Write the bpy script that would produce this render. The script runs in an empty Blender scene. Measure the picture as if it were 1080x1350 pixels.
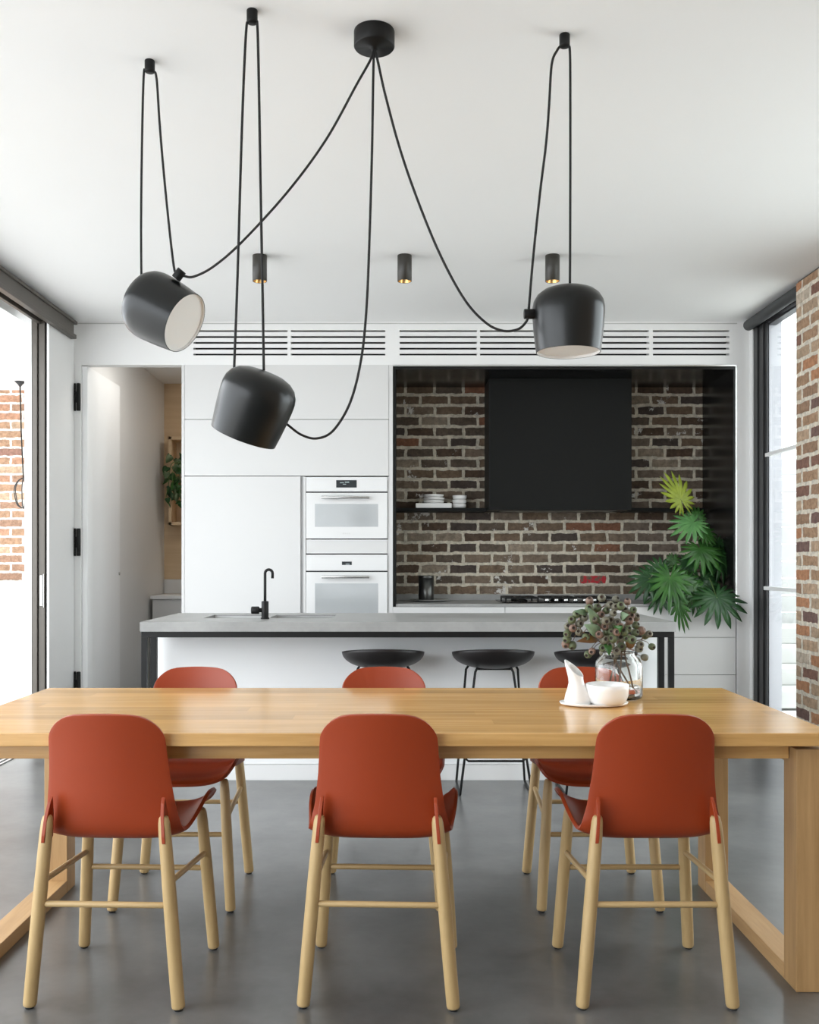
import bpy, bmesh, math, random
from mathutils import Vector, Matrix, Euler
random.seed(7)
C = bpy.context.scene.collection
PI = math.pi
F = 1262.0            # focal length in pixels of the 1080 x 1350 frame
VX, VY, EYE = 530.0, 740.0, 1.216

def pt(px, py, d):
    return Vector(((px - VX) * d / F, d, EYE + (VY - py) * d / F))

# ------------------------------------------------------------------ bmesh helpers
def BM(): return bmesh.new()

def box(bm, x0, x1, y0, y1, z0, z1, mi=0):
    vs = [bm.verts.new((x, y, z)) for x in (x0, x1) for y in (y0, y1) for z in (z0, z1)]
    for idx in ((0,1,3,2),(4,6,7,5),(0,4,5,1),(2,3,7,6),(0,2,6,4),(1,5,7,3)):
        f = bm.faces.new([vs[i] for i in idx]); f.material_index = mi
    return vs

def B(*a, mi=0):
    bm = BM(); box(bm, *a, mi=mi); return bm

def lathe(bm, prof, n=40, M=None, mi=0, cap0=False, cap1=False):
    """prof: list of (r, z) ; rings about the local z axis"""
    rings = []
    for r, z in prof:
        if r < 1e-6:
            v = Vector((0, 0, z)); v = M @ v if M else v
            rings.append([bm.verts.new(v)])
        else:
            ring = []
            for k in range(n):
                a = 2 * PI * k / n
                v = Vector((r * math.cos(a), r * math.sin(a), z)); v = M @ v if M else v
                ring.append(bm.verts.new(v))
            rings.append(ring)
    for a, b in zip(rings, rings[1:]):
        for k in range(n):
            k2 = (k + 1) % n
            if len(a) == 1 and len(b) == 1: continue
            if len(a) == 1: f = bm.faces.new((a[0], b[k2], b[k]))
            elif len(b) == 1: f = bm.faces.new((a[k], a[k2], b[0]))
            else: f = bm.faces.new((a[k], a[k2], b[k2], b[k]))
            f.material_index = mi; f.smooth = True
    if cap0 and len(rings[0]) > 1: bm.faces.new(list(reversed(rings[0]))).material_index = mi
    if cap1 and len(rings[-1]) > 1: bm.faces.new(rings[-1]).material_index = mi
    return rings

def catmull(P, n=8):
    P = [Vector(p) for p in P]
    if len(P) < 3: return P
    Q = [2 * P[0] - P[1]] + P + [2 * P[-1] - P[-2]]
    out = []
    for i in range(1, len(Q) - 2):
        a, b, c, d = Q[i-1], Q[i], Q[i+1], Q[i+2]
        for k in range(n):
            t = k / n
            out.append(0.5 * ((2*b) + (c-a)*t + (2*a-5*b+4*c-d)*t*t + (3*b-a-3*c+d)*t**3))
    out.append(P[-1]); return out

def tube(bm, P, r, n=10, mi=0, cap=True):
    """r: number or list of radii"""
    P = [Vector(p) for p in P]
    R = r if isinstance(r, (list, tuple)) else [r] * len(P)
    T = []
    for i in range(len(P)):
        a = P[max(i-1, 0)]; b = P[min(i+1, len(P)-1)]
        T.append((b - a).normalized())
    up = Vector((0, 0, 1)) if abs(T[0].z) < 0.9 else Vector((1, 0, 0))
    nrm = (up - up.dot(T[0]) * T[0]).normalized()
    rings = []
    for i, p in enumerate(P):
        nrm = (nrm - nrm.dot(T[i]) * T[i]).normalized()
        bi = T[i].cross(nrm)
        rings.append([bm.verts.new(p + R[i] * (math.cos(2*PI*k/n) * nrm + math.sin(2*PI*k/n) * bi)) for k in range(n)])
    for a, b in zip(rings, rings[1:]):
        for k in range(n):
            f = bm.faces.new((a[k], a[(k+1) % n], b[(k+1) % n], b[k])); f.smooth = True; f.material_index = mi
    if cap:
        bm.faces.new(list(reversed(rings[0]))).material_index = mi
        bm.faces.new(rings[-1]).material_index = mi
    return rings

def rod(bm, a, b, r0, r1=None, n=20, edge=0.0, mi=0):
    a, b = Vector(a), Vector(b); r1 = r0 if r1 is None else r1
    if edge:
        L = (b - a).length; e = edge / L
        P = [a, a + (b-a)*e*0.4, a + (b-a)*e, a + (b-a)*(1-e), a + (b-a)*(1-e*0.4), b]
        R = [r0-edge, r0-edge*0.3, r0, r1, r1-edge*0.3, r1-edge]
        return tube(bm, P, R, n, mi)
    return tube(bm, [a, b], [r0, r1], n, mi)

def axis_matrix(origin, z, xhint=Vector((1, 0, 0))):
    z = z.normalized(); x = xhint - xhint.dot(z) * z
    if x.length < 1e-4: x = Vector((0, 1, 0)) - Vector((0, 1, 0)).dot(z) * z
    x.normalize(); y = z.cross(x)
    M = Matrix((x, y, z)).transposed().to_4x4(); M.translation = origin
    return M

# ------------------------------------------------------------------ object helpers
def root_of(o):
    while o.parent: o = o.parent
    return o

def obj(name, bm, mat, parent=None, bevel=0.0, smooth=False, world=True, seg=2, solid=0.0, sub=0):
    """links bm as ONE mesh object; built in world coordinates and shifted to the thing's base"""
    if parent and world:
        bmesh.ops.translate(bm, verts=bm.verts, vec=-root_of(parent).location)
    bmesh.ops.recalc_face_normals(bm, faces=bm.faces)
    me = bpy.data.meshes.new(name); bm.to_mesh(me); bm.free()
    for m in (mat if isinstance(mat, (list, tuple)) else [mat]): me.materials.append(m)
    if smooth:
        for p in me.polygons: p.use_smooth = True
    o = bpy.data.objects.new(name, me); C.objects.link(o)
    if parent: o.parent = parent
    if solid:
        s = o.modifiers.new('thickness', 'SOLIDIFY'); s.thickness = solid; s.offset = 0
    if sub:
        s = o.modifiers.new('round', 'SUBSURF'); s.levels = sub; s.render_levels = sub
    if bevel:
        b = o.modifiers.new('edge', 'BEVEL'); b.width = bevel; b.segments = seg; b.limit_method = 'ANGLE'
        b.angle_limit = math.radians(40); b.harden_normals = False
    return o

def tag(o, label=None, cat=None, group=None, kind=None):
    if label: o['label'] = label
    if cat: o['category'] = cat
    if group: o['group'] = group
    if kind: o['kind'] = kind
    return o

def thing(name, label, cat, loc=(0, 0, 0), rotz=0.0, group=None):
    o = bpy.data.objects.new(name, None); C.objects.link(o)
    o.empty_display_size = 0.05
    o.location = loc; o.rotation_euler = (0, 0, rotz)
    return tag(o, label, cat, group)

def single(name, bm, mat, label, cat, loc=(0, 0, 0), group=None, **k):
    """a thing that is one mesh; built in world coordinates, origin at loc"""
    bmesh.ops.translate(bm, verts=bm.verts, vec=-Vector(loc))
    o = obj(name, bm, mat, **k); o.location = loc
    return tag(o, label, cat, group)

def struct(name, bm, mat, parent=None, **k):
    o = obj(name, bm, mat, parent, **k)
    if not parent: o['kind'] = 'structure'
    return o

def copy_tree(src, parent=None):
    c = src.copy(); C.objects.link(c)
    if parent: c.parent = parent
    for ch in list(src.children): copy_tree(ch, c)
    return c

# ------------------------------------------------------------------ materials
def new_mat(name):
    m = bpy.data.materials.new(name); m.use_nodes = True
    nt = m.node_tree; b = nt.nodes['Principled BSDF']
    return m, nt, b

def plain(name, col, rough=0.5, metal=0.0, spec=0.5, noise=0.0, nscale=8.0, coat=0.0, bump=0.0):
    m, nt, b = new_mat(name)
    b.inputs['Base Color'].default_value = (*col, 1)
    b.inputs['Roughness'].default_value = rough
    b.inputs['Metallic'].default_value = metal
    b.inputs['Specular IOR Level'].default_value = spec
    b.inputs['Coat Weight'].default_value = coat
    tc = nt.nodes.new('ShaderNodeTexCoord')
    nz = nt.nodes.new('ShaderNodeTexNoise'); nz.inputs['Scale'].default_value = nscale
    nz.inputs['Detail'].default_value = 5
    nt.links.new(tc.outputs['Object'], nz.inputs['Vector'])
    if noise:
        mx = nt.nodes.new('ShaderNodeMix'); mx.data_type = 'RGBA'
        mx.inputs[6].default_value = (*[max(0, c * (1 - noise)) for c in col], 1)
        mx.inputs[7].default_value = (*[min(1, c * (1 + noise)) for c in col], 1)
        nt.links.new(nz.outputs['Fac'], mx.inputs[0]); nt.links.new(mx.outputs[2], b.inputs['Base Color'])
    if bump:
        bp = nt.nodes.new('ShaderNodeBump'); bp.inputs['Strength'].default_value = bump; bp.inputs['Distance'].default_value = 0.002
        nt.links.new(nz.outputs['Fac'], bp.inputs['Height']); nt.links.new(bp.outputs['Normal'], b.inputs['Normal'])
    return m

def ramp(nt, stops, interp='LINEAR'):
    r = nt.nodes.new('ShaderNodeValToRGB'); e = r.color_ramp.elements; r.color_ramp.interpolation = interp
    while len(e) < len(stops): e.new(0.5)
    for el, (p, c) in zip(e, stops):
        el.position = p; el.color = (*c, 1) if len(c) == 3 else c
    return r

def wood(name, c0, c1, axis='X', stave=None, across='Y', rough=0.45, scale=1.0):
    """grain along axis; stave = width of the glued boards across"""
    m, nt, b = new_mat(name); L = nt.links
    tc = nt.nodes.new('ShaderNodeTexCoord')
    mp = nt.nodes.new('ShaderNodeMapping')
    sc = {'X': (1.2, 22, 22), 'Y': (22, 1.2, 22), 'Z': (22, 22, 1.2)}[axis]
    mp.inputs['Scale'].default_value = [s * scale for s in sc]
    L.new(tc.outputs['Object'], mp.inputs['Vector'])
    nz = nt.nodes.new('ShaderNodeTexNoise'); nz.inputs['Scale'].default_value = 1.6; nz.inputs['Detail'].default_value = 8
    nz.inputs['Roughness'].default_value = 0.65; nz.inputs['Distortion'].default_value = 0.4
    L.new(mp.outputs['Vector'], nz.inputs['Vector'])
    rp = ramp(nt, [(0.25, c0), (0.75, c1)])
    L.new(nz.outputs['Fac'], rp.inputs['Fac'])
    out = rp.outputs['Color']
    if stave:
        sx = nt.nodes.new('ShaderNodeSeparateXYZ'); L.new(tc.outputs['Object'], sx.inputs[0])
        # boards: width stave across, about 0.9 m long, each with a tone of its own
        q = nt.nodes.new('ShaderNodeMath'); q.operation = 'DIVIDE'; q.inputs[1].default_value = stave
        L.new(sx.outputs[across], q.inputs[0])
        fl = nt.nodes.new('ShaderNodeMath'); fl.operation = 'FLOOR'; L.new(q.outputs[0], fl.inputs[0])
        wn = nt.nodes.new('ShaderNodeTexWhiteNoise'); wn.noise_dimensions = '1D'; L.new(fl.outputs[0], wn.inputs['W'])
        ad = nt.nodes.new('ShaderNodeMath'); ad.operation = 'MULTIPLY_ADD'
        ad.inputs[1].default_value = 1.1
        L.new(sx.outputs[axis], ad.inputs[0])
        w7 = nt.nodes.new('ShaderNodeMath'); w7.operation = 'MULTIPLY'; w7.inputs[1].default_value = 9.0
        L.new(wn.outputs['Value'], w7.inputs[0]); L.new(w7.outputs[0], ad.inputs[2])
        f2 = nt.nodes.new('ShaderNodeMath'); f2.operation = 'FLOOR'; L.new(ad.outputs[0], f2.inputs[0])
        cb = nt.nodes.new('ShaderNodeCombineXYZ'); L.new(fl.outputs[0], cb.inputs[0]); L.new(f2.outputs[0], cb.inputs[1])
        w2 = nt.nodes.new('ShaderNodeTexWhiteNoise'); w2.noise_dimensions = '3D'; L.new(cb.outputs[0], w2.inputs['Vector'])
        mr = nt.nodes.new('ShaderNodeMapRange'); mr.inputs['To Min'].default_value = 0.80; mr.inputs['To Max'].default_value = 1.12
        L.new(w2.outputs['Value'], mr.inputs['Value'])
        mu = nt.nodes.new('ShaderNodeMix'); mu.data_type = 'RGBA'; mu.blend_type = 'MULTIPLY'; mu.inputs[0].default_value = 1
        L.new(out, mu.inputs[6]); L.new(mr.outputs[0], mu.inputs[7]); out = mu.outputs[2]
    L.new(out, b.inputs['Base Color'])
    b.inputs['Roughness'].default_value = rough
    bp = nt.nodes.new('ShaderNodeBump'); bp.inputs['Strength'].default_value = 0.08; bp.inputs['Distance'].default_value = 0.001
    L.new(nz.outputs['Fac'], bp.inputs['Height']); L.new(bp.outputs['Normal'], b.inputs['Normal'])
    return m

def brick(name, stops, mortar, plane='XZ', bw=0.235, rh=0.0848, ms=0.010, paint=0.0, offs=(0, 0), redpatch=None, seed=0.0, lime=0.0):
    m, nt, b = new_mat(name); L = nt.links
    tc = nt.nodes.new('ShaderNodeTexCoord')
    sx = nt.nodes.new('ShaderNodeSeparateXYZ'); L.new(tc.outputs['Object'], sx.inputs[0])
    cb = nt.nodes.new('ShaderNodeCombineXYZ')
    L.new(sx.outputs['X' if plane[0] == 'X' else 'Y'], cb.inputs[0]); L.new(sx.outputs['Z'], cb.inputs[1])
    # worn edges: the coordinates wobble
    nz = nt.nodes.new('ShaderNodeTexNoise'); nz.inputs['Scale'].default_value = 17; nz.inputs['Detail'].default_value = 4
    L.new(tc.outputs['Object'], nz.inputs['Vector'])
    sb = nt.nodes.new('ShaderNodeVectorMath'); sb.operation = 'SUBTRACT'; sb.inputs[1].default_value = (.5, .5, .5)
    L.new(nz.outputs['Color'], sb.inputs[0])
    sm = nt.nodes.new('ShaderNodeVectorMath'); sm.operation = 'SCALE'; sm.inputs['Scale'].default_value = 0.026
    L.new(sb.outputs[0], sm.inputs[0])
    ad = nt.nodes.new('ShaderNodeVectorMath'); ad.operation = 'ADD'
    L.new(cb.outputs[0], ad.inputs[0]); L.new(sm.outputs[0], ad.inputs[1])
    of = nt.nodes.new('ShaderNodeVectorMath'); of.operation = 'ADD'; of.inputs[1].default_value = (offs[0] + 20 * bw, offs[1] + 20 * rh, 0)
    L.new(ad.outputs[0], of.inputs[0])
    br = nt.nodes.new('ShaderNodeTexBrick')
    br.inputs['Scale'].default_value = 1; br.inputs['Brick Width'].default_value = bw; br.inputs['Row Height'].default_value = rh
    br.inputs['Mortar Size'].default_value = ms; br.inputs['Mortar Smooth'].default_value = 0.25
    br.inputs['Color1'].default_value = (0, 0, 0, 1); br.inputs['Color2'].default_value = (1, 1, 1, 1); br.inputs['Mortar'].default_value = (0.5, 0.5, 0.5, 1)
    br.offset = 0.5; br.squash = 1.0
    L.new(of.outputs[0], br.inputs['Vector'])
    rp = ramp(nt, stops, 'CONSTANT'); L.new(br.outputs['Color'], rp.inputs['Fac'])
    # surface mottling of each brick
    n2 = nt.nodes.new('ShaderNodeTexNoise'); n2.inputs['Scale'].default_value = 28; n2.inputs['Detail'].default_value = 6; n2.inputs['Roughness'].default_value = 0.7
    L.new(tc.outputs['Object'], n2.inputs['Vector'])
    mr = nt.nodes.new('ShaderNodeMapRange'); mr.inputs['From Min'].default_value = 0.3; mr.inputs['From Max'].default_value = 0.7
    mr.inputs['To Min'].default_value = 0.62; mr.inputs['To Max'].default_value = 1.35
    L.new(n2.outputs['Fac'], mr.inputs['Value'])
    mu = nt.nodes.new('ShaderNodeMix'); mu.data_type = 'RGBA'; mu.blend_type = 'MULTIPLY'; mu.inputs[0].default_value = 1
    L.new(rp.outputs['Color'], mu.inputs[6]); L.new(mr.outputs[0], mu.inputs[7])
    col = mu.outputs[2]
    if paint:
        n3 = nt.nodes.new('ShaderNodeTexNoise'); n3.inputs['Scale'].default_value = 5.5; n3.inputs['Detail'].default_value = 9; n3.inputs['Roughness'].default_value = 0.72
        L.new(tc.outputs['Object'], n3.inputs['Vector'])
        r3 = ramp(nt, [(1 - paint, (0, 0, 0)), (1 - paint + 0.03, (1, 1, 1))]); L.new(n3.outputs['Fac'], r3.inputs['Fac'])
        mp = nt.nodes.new('ShaderNodeMix'); mp.data_type = 'RGBA'; mp.inputs[7].default_value = (0.62, 0.60, 0.56, 1)
        L.new(r3.outputs['Color'], mp.inputs[0]); L.new(col, mp.inputs[6]); col = mp.outputs[2]
    if redpatch:
        (rx0, rx1, rz0, rz1, rcol) = redpatch
        def band(sock, lo, hi):
            a = nt.nodes.new('ShaderNodeMath'); a.operation = 'GREATER_THAN'; a.inputs[1].default_value = lo; L.new(sock, a.inputs[0])
            c = nt.nodes.new('ShaderNodeMath'); c.operation = 'LESS_THAN'; c.inputs[1].default_value = hi; L.new(sock, c.inputs[0])
            d = nt.nodes.new('ShaderNodeMath'); d.operation = 'MULTIPLY'; L.new(a.outputs[0], d.inputs[0]); L.new(c.outputs[0], d.inputs[1]); return d.outputs[0]
        s2 = nt.nodes.new('ShaderNodeSeparateXYZ'); L.new(ad.outputs[0], s2.inputs[0])
        d = nt.nodes.new('ShaderNodeMath'); d.operation = 'MULTIPLY'; L.new(band(s2.outputs[0], rx0, rx1), d.inputs[0]); L.new(band(s2.outputs[1], rz0, rz1), d.inputs[1])
        n4 = nt.nodes.new('ShaderNodeMath'); n4.operation = 'GREATER_THAN'; n4.inputs[1].default_value = 0.47; L.new(n2.outputs['Fac'], n4.inputs[0])
        d2 = nt.nodes.new('ShaderNodeMath'); d2.operation = 'MULTIPLY'; L.new(d.outputs[0], d2.inputs[0]); L.new(n4.outputs[0], d2.inputs[1])
        mp = nt.nodes.new('ShaderNodeMix'); mp.data_type = 'RGBA'; mp.inputs[7].default_value = (*rcol, 1)
        L.new(d2.outputs[0], mp.inputs[0]); L.new(col, mp.inputs[6]); col = mp.outputs[2]
    fin = nt.nodes.new('ShaderNodeMix'); fin.data_type = 'RGBA'
    L.new(br.outputs['Fac'], fin.inputs[0]); L.new(col, fin.inputs[6])
    mt = nt.nodes.new('ShaderNodeMix'); mt.data_type = 'RGBA'; mt.blend_type = 'MULTIPLY'; mt.inputs[0].default_value = 1
    mt.inputs[6].default_value = (*mortar, 1); L.new(mr.outputs[0], mt.inputs[7])
    L.new(mt.outputs[2], fin.inputs[7])
    L.new(fin.outputs[2], b.inputs['Base Color'])
    b.inputs['Roughness'].default_value = 0.85; b.inputs['Specular IOR Level'].default_value = 0.25
    # relief: mortar lies back, faces are rough
    hs = nt.nodes.new('ShaderNodeMath'); hs.operation = 'MULTIPLY_ADD'; hs.inputs[1].default_value = -1.0
    L.new(br.outputs['Fac'], hs.inputs[0]); L.new(n2.outputs['Fac'], hs.inputs[2])
    bp = nt.nodes.new('ShaderNodeBump'); bp.inputs['Strength'].default_value = 0.6; bp.inputs['Distance'].default_value = 0.006
    L.new(hs.outputs[0], bp.inputs['Height']); L.new(bp.outputs['Normal'], b.inputs['Normal'])
    return m

def concrete(name, c0, c1, rough=(0.2, 0.35), scale=1.5, spec=0.5):
    m, nt, b = new_mat(name); L = nt.links
    tc = nt.nodes.new('ShaderNodeTexCoord')
    n1 = nt.nodes.new('ShaderNodeTexNoise'); n1.inputs['Scale'].default_value = scale; n1.inputs['Detail'].default_value = 6; n1.inputs['Roughness'].default_value = 0.62
    n1.inputs['Distortion'].default_value = 0.15
    n2 = nt.nodes.new('ShaderNodeTexNoise'); n2.inputs['Scale'].default_value = scale * 12; n2.inputs['Detail'].default_value = 4
    L.new(tc.outputs['Object'], n1.inputs['Vector']); L.new(tc.outputs['Object'], n2.inputs['Vector'])
    mx = nt.nodes.new('ShaderNodeMath'); mx.operation = 'MULTIPLY_ADD'; mx.inputs[1].default_value = 0.14
    L.new(n2.outputs['Fac'], mx.inputs[0]); L.new(n1.outputs['Fac'], mx.inputs[2])
    rp = ramp(nt, [(0.36, c0), (0.80, c1)]); L.new(mx.outputs[0], rp.inputs['Fac'])
    L.new(rp.outputs['Color'], b.inputs['Base Color'])
    mr = nt.nodes.new('ShaderNodeMapRange'); mr.inputs['To Min'].default_value = rough[0]; mr.inputs['To Max'].default_value = rough[1]
    mr.inputs['From Min'].default_value = 0.2; mr.inputs['From Max'].default_value = 0.8
    L.new(n1.outputs['Fac'], mr.inputs['Value']); L.new(mr.outputs[0], b.inputs['Roughness'])
    b.inputs['Specular IOR Level'].default_value = spec
    return m

def glass(name, col=(1, 1, 1), rough=0.0, ior=1.45, thin=False):
    m, nt, b = new_mat(name)
    if thin:
        # a flat pane: clear with the mirror share of glass
        nt.nodes.remove(b)
        tr = nt.nodes.new('ShaderNodeBsdfTransparent'); tr.inputs['Color'].default_value = (*col, 1)
        gl = nt.nodes.new('ShaderNodeBsdfGlossy'); gl.inputs['Roughness'].default_value = 0.02
        lw = nt.nodes.new('ShaderNodeLayerWeight'); lw.inputs['Blend'].default_value = 0.5
        pw = nt.nodes.new('ShaderNodeMath'); pw.operation = 'POWER'; pw.inputs[1].default_value = 5.0
        nt.links.new(lw.outputs['Facing'], pw.inputs[0])
        fr = nt.nodes.new('ShaderNodeMath'); fr.operation = 'MULTIPLY_ADD'; fr.inputs[1].default_value = 0.96; fr.inputs[2].default_value = 0.04
        nt.links.new(pw.outputs[0], fr.inputs[0])
        mx = nt.nodes.new('ShaderNodeMixShader'); o = nt.nodes['Material Output']
        nt.links.new(fr.outputs[0], mx.inputs[0]); nt.links.new(tr.outputs[0], mx.inputs[1]); nt.links.new(gl.outputs[0], mx.inputs[2])
        nt.links.new(mx.outputs[0], o.inputs['Surface'])
        return m
    b.inputs['Base Color'].default_value = (*col, 1); b.inputs['Roughness'].default_value = rough
    b.inputs['Transmission Weight'].default_value = 1; b.inputs['IOR'].default_value = ior
    return m

def leafmat(name, c0, c1, rough=0.35):
    m, nt, b = new_mat(name); L = nt.links
    tc = nt.nodes.new('ShaderNodeTexCoord'); nz = nt.nodes.new('ShaderNodeTexNoise'); nz.inputs['Scale'].default_value = 14
    L.new(tc.outputs['Object'], nz.inputs['Vector'])
    rp = ramp(nt, [(0.3, c0), (0.7, c1)]); L.new(nz.outputs['Fac'], rp.inputs['Fac']); L.new(rp.outputs['Color'], b.inputs['Base Color'])
    b.inputs['Roughness'].default_value = rough
    tl = nt.nodes.new('ShaderNodeBsdfTranslucent'); L.new(rp.outputs['Color'], tl.inputs['Color'])
    mx = nt.nodes.new('ShaderNodeMixShader'); mx.inputs[0].default_value = 0.25
    o = nt.nodes['Material Output']
    L.new(b.outputs[0], mx.inputs[1]); L.new(tl.outputs[0], mx.inputs[2]); L.new(mx.outputs[0], o.inputs['Surface'])
    return m

WHITE   = plain('white_paint', (0.79, 0.79, 0.785), 0.55, noise=0.015, nscale=3)
CEIL    = plain('ceiling_paint', (0.885, 0.89, 0.89), 0.85, spec=0.2, noise=0.01, nscale=2)
CAB     = plain('cabinet_lacquer', (0.63, 0.627, 0.62), 0.38, noise=0.01, nscale=3)
DARKGAP = plain('shadow_gap', (0.012, 0.012, 0.012), 0.8)
FLOOR   = concrete('polished_concrete', (0.060, 0.061, 0.060), (0.165, 0.166, 0.164), (0.276, 0.285), 2.2, spec=1.0)
STONE   = concrete('grey_stone', (0.25, 0.25, 0.243), (0.37, 0.37, 0.36), (0.35, 0.5), 3.0)
TERRACE = concrete('pale_paving', (0.62, 0.61, 0.59), (0.75, 0.74, 0.72), (0.7, 0.85), 2.0)
OAK     = wood('oak_table', (0.46, 0.245, 0.072), (0.69, 0.415, 0.160), 'X', stave=0.082, across='Y', rough=0.22)
OAK_Z   = wood('oak_frame', (0.33, 0.19, 0.075), (0.50, 0.31, 0.14), 'Z', rough=0.42)
OAK_Y   = wood('oak_rail', (0.36, 0.21, 0.085), (0.54, 0.34, 0.16), 'Y', rough=0.42)
ASH     = wood('ash_leg', (0.37, 0.25, 0.105), (0.54, 0.38, 0.185), 'Z', rough=0.45)
PLY     = wood('plywood', (0.62, 0.44, 0.26), (0.74, 0.56, 0.36), 'X', rough=0.6, scale=0.4)
TERRA   = plain('terracotta_plastic', (0.300, 0.0415, 0.0095), 0.38, spec=0.42, noise=0.02, nscale=4)
BLACK   = plain('black_metal', (0.007, 0.007, 0.007), 0.45, spec=0.25)
LAMPBLK = plain('black_lacquer', (0.007, 0.008, 0.008), 0.28, spec=0.36)
CORD    = plain('black_cord', (0.015, 0.015, 0.015), 0.8)
BLKGLOS = plain('black_gloss_panel', (0.008, 0.008, 0.008), 0.22, spec=0.28)
BLKMATT = plain('black_matt_panel', (0.008, 0.0085, 0.008), 0.45, spec=0.14)
BLKSEAT = plain('black_plastic', (0.012, 0.010, 0.010), 0.42, spec=0.3)
RUBBER  = plain('black_rubber', (0.02, 0.02, 0.02), 0.8)
BRONZE  = plain('bronze_aluminium', (0.10, 0.088, 0.075), 0.40, metal=0.3)
DKFRAME = plain('dark_aluminium', (0.035, 0.035, 0.037), 0.4, metal=0.2)
STEEL   = plain('brushed_steel', (0.62, 0.62, 0.61), 0.32, metal=1.0)
SATIN   = plain('satin_aluminium', (0.72, 0.73, 0.72), 0.25, metal=1.0)
PORC    = plain('white_porcelain', (0.86, 0.86, 0.85), 0.22)
ENAMEL  = plain('white_enamel', (0.73, 0.73, 0.725), 0.16)
OVENGL  = plain('mirror_oven_glass', (0.50, 0.52, 0.53), 0.10, spec=0.8, metal=0.25)
DISPLAY = plain('black_display', (0.02, 0.025, 0.028), 0.15)
GOLD    = plain('gold_reflector', (0.75, 0.50, 0.22), 0.25, metal=1.0)
DIFF    = plain('opal_diffuser', (0.82, 0.82, 0.81), 0.5)
GREYST  = plain('grey_stoneware', (0.30, 0.30, 0.29), 0.5)
DKSTEEL = plain('dark_steel', (0.10, 0.10, 0.095), 0.28, metal=0.8)
GLASS   = glass('clear_glass', (0.98, 1.0, 0.99), 0.0, 1.46)
PANE    = glass('window_pane', (0.96, 0.98, 0.97), thin=True)
WATER   = glass('water', (1, 1, 1), 0.0, 1.33)
LEAF_D  = leafmat('leaf_dark', (0.018, 0.065, 0.022), (0.035, 0.115, 0.030), 0.32)
LEAF_M  = leafmat('leaf_mid', (0.026, 0.095, 0.018), (0.060, 0.19, 0.034), 0.34)
LEAF_L  = leafmat('leaf_light', (0.09, 0.26, 0.08), (0.16, 0.38, 0.12), 0.3)
LEAF_Y  = leafmat('leaf_yellow', (0.28, 0.36, 0.03), (0.38, 0.46, 0.05), 0.4)
LEAF_GUM = leafmat('leaf_gum', (0.16, 0.26, 0.15), (0.26, 0.36, 0.22), 0.5)
LEAF_BR = leafmat('leaf_brown', (0.14, 0.06, 0.02), (0.22, 0.12, 0.03), 0.5)
LEAF_VAR = leafmat('leaf_variegated', (0.04, 0.10, 0.03), (0.30, 0.36, 0.20), 0.4)
STEMG   = plain('green_stem', (0.12, 0.20, 0.06), 0.5)
TWIG    = plain('brown_twig', (0.13, 0.07, 0.035), 0.7)
NUT_A   = plain('gum_nut_green', (0.10, 0.125, 0.06), 0.55, noise=0.3, nscale=60)
NUT_B   = plain('gum_nut_grey', (0.15, 0.145, 0.105), 0.55, noise=0.3, nscale=60)
NUT_C   = plain('gum_nut_blush', (0.19, 0.12, 0.09), 0.55, noise=0.3, nscale=60)
NUTHOLE = plain('gum_nut_tip', (0.035, 0.025, 0.02), 0.8)

BR_NICHE = brick('dark_shaded_recycled_brick',  # browner bricks than the pier, with part of the niche shade in the colour
    [(0.0, (0.088, 0.058, 0.040)), (0.16, (0.150, 0.104, 0.070)), (0.34, (0.105, 0.080, 0.060)), (0.50, (0.175, 0.132, 0.096)),
     (0.62, (0.068, 0.052, 0.044)), (0.74, (0.190, 0.088, 0.052)), (0.81, (0.155, 0.120, 0.092)), (0.93, (0.250, 0.200, 0.150))],
    (0.56, 0.51, 0.415), 'XZ', bw=0.2316, rh=0.0848, ms=0.0135, paint=0.395, offs=(0.2012, 0.0753),
    redpatch=(1.425, 1.645, 1.033, 1.108, (0.45, 0.035, 0.045)))
BR_PIER = brick('recycled_brick',
    [(0.0, (0.36, 0.23, 0.145)), (0.18, (0.44, 0.31, 0.21)), (0.36, (0.30, 0.19, 0.125)), (0.50, (0.42, 0.21, 0.115)),
     (0.62, (0.17, 0.105, 0.09)), (0.74, (0.40, 0.29, 0.20)), (0.86, (0.22, 0.12, 0.09)), (0.94, (0.50, 0.42, 0.33))],
    (0.66, 0.60, 0.50), 'YZ', bw=0.235, rh=0.0855, ms=0.014, paint=0.30, offs=(0.10, 0.02))
BR_OUT = brick('courtyard_brick',
    [(0.0, (0.40, 0.25, 0.16)), (0.25, (0.50, 0.35, 0.24)), (0.5, (0.36, 0.22, 0.15)), (0.7, (0.46, 0.26, 0.17)), (0.9, (0.30, 0.17, 0.13))],
    (0.75, 0.71, 0.64), 'XZ', bw=0.235, rh=0.0855, ms=0.012, paint=0.33)

# ------------------------------------------------------------------ the room
H = 2.96              # ceiling height
YB = 6.97             # face of the kitchen wall
YR = -3.6             # the wall behind the viewer

struct('floor', B(-2.52, 2.75, YR, 9.5, -0.12, 0.0), FLOOR)
struct('ceiling', B(-2.60, 2.75, YR, 9.5, H, H + 0.15), CEIL)

# right side: long brick wall, then the window next to the kitchen wall
struct('wall_right', B(2.464, 2.75, 5.05, 5.98, 0, H - 0.012), BR_PIER)
struct('shadow_gap_strip', B(2.472, 2.745, 5.055, 5.975, H - 0.012, H), DKFRAME)  # dark strip standing in for the shadow gap above the brick
struct('wall_right_near', B(2.464, 2.75, YR, 2.75, 0, H), BR_PIER)
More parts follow.
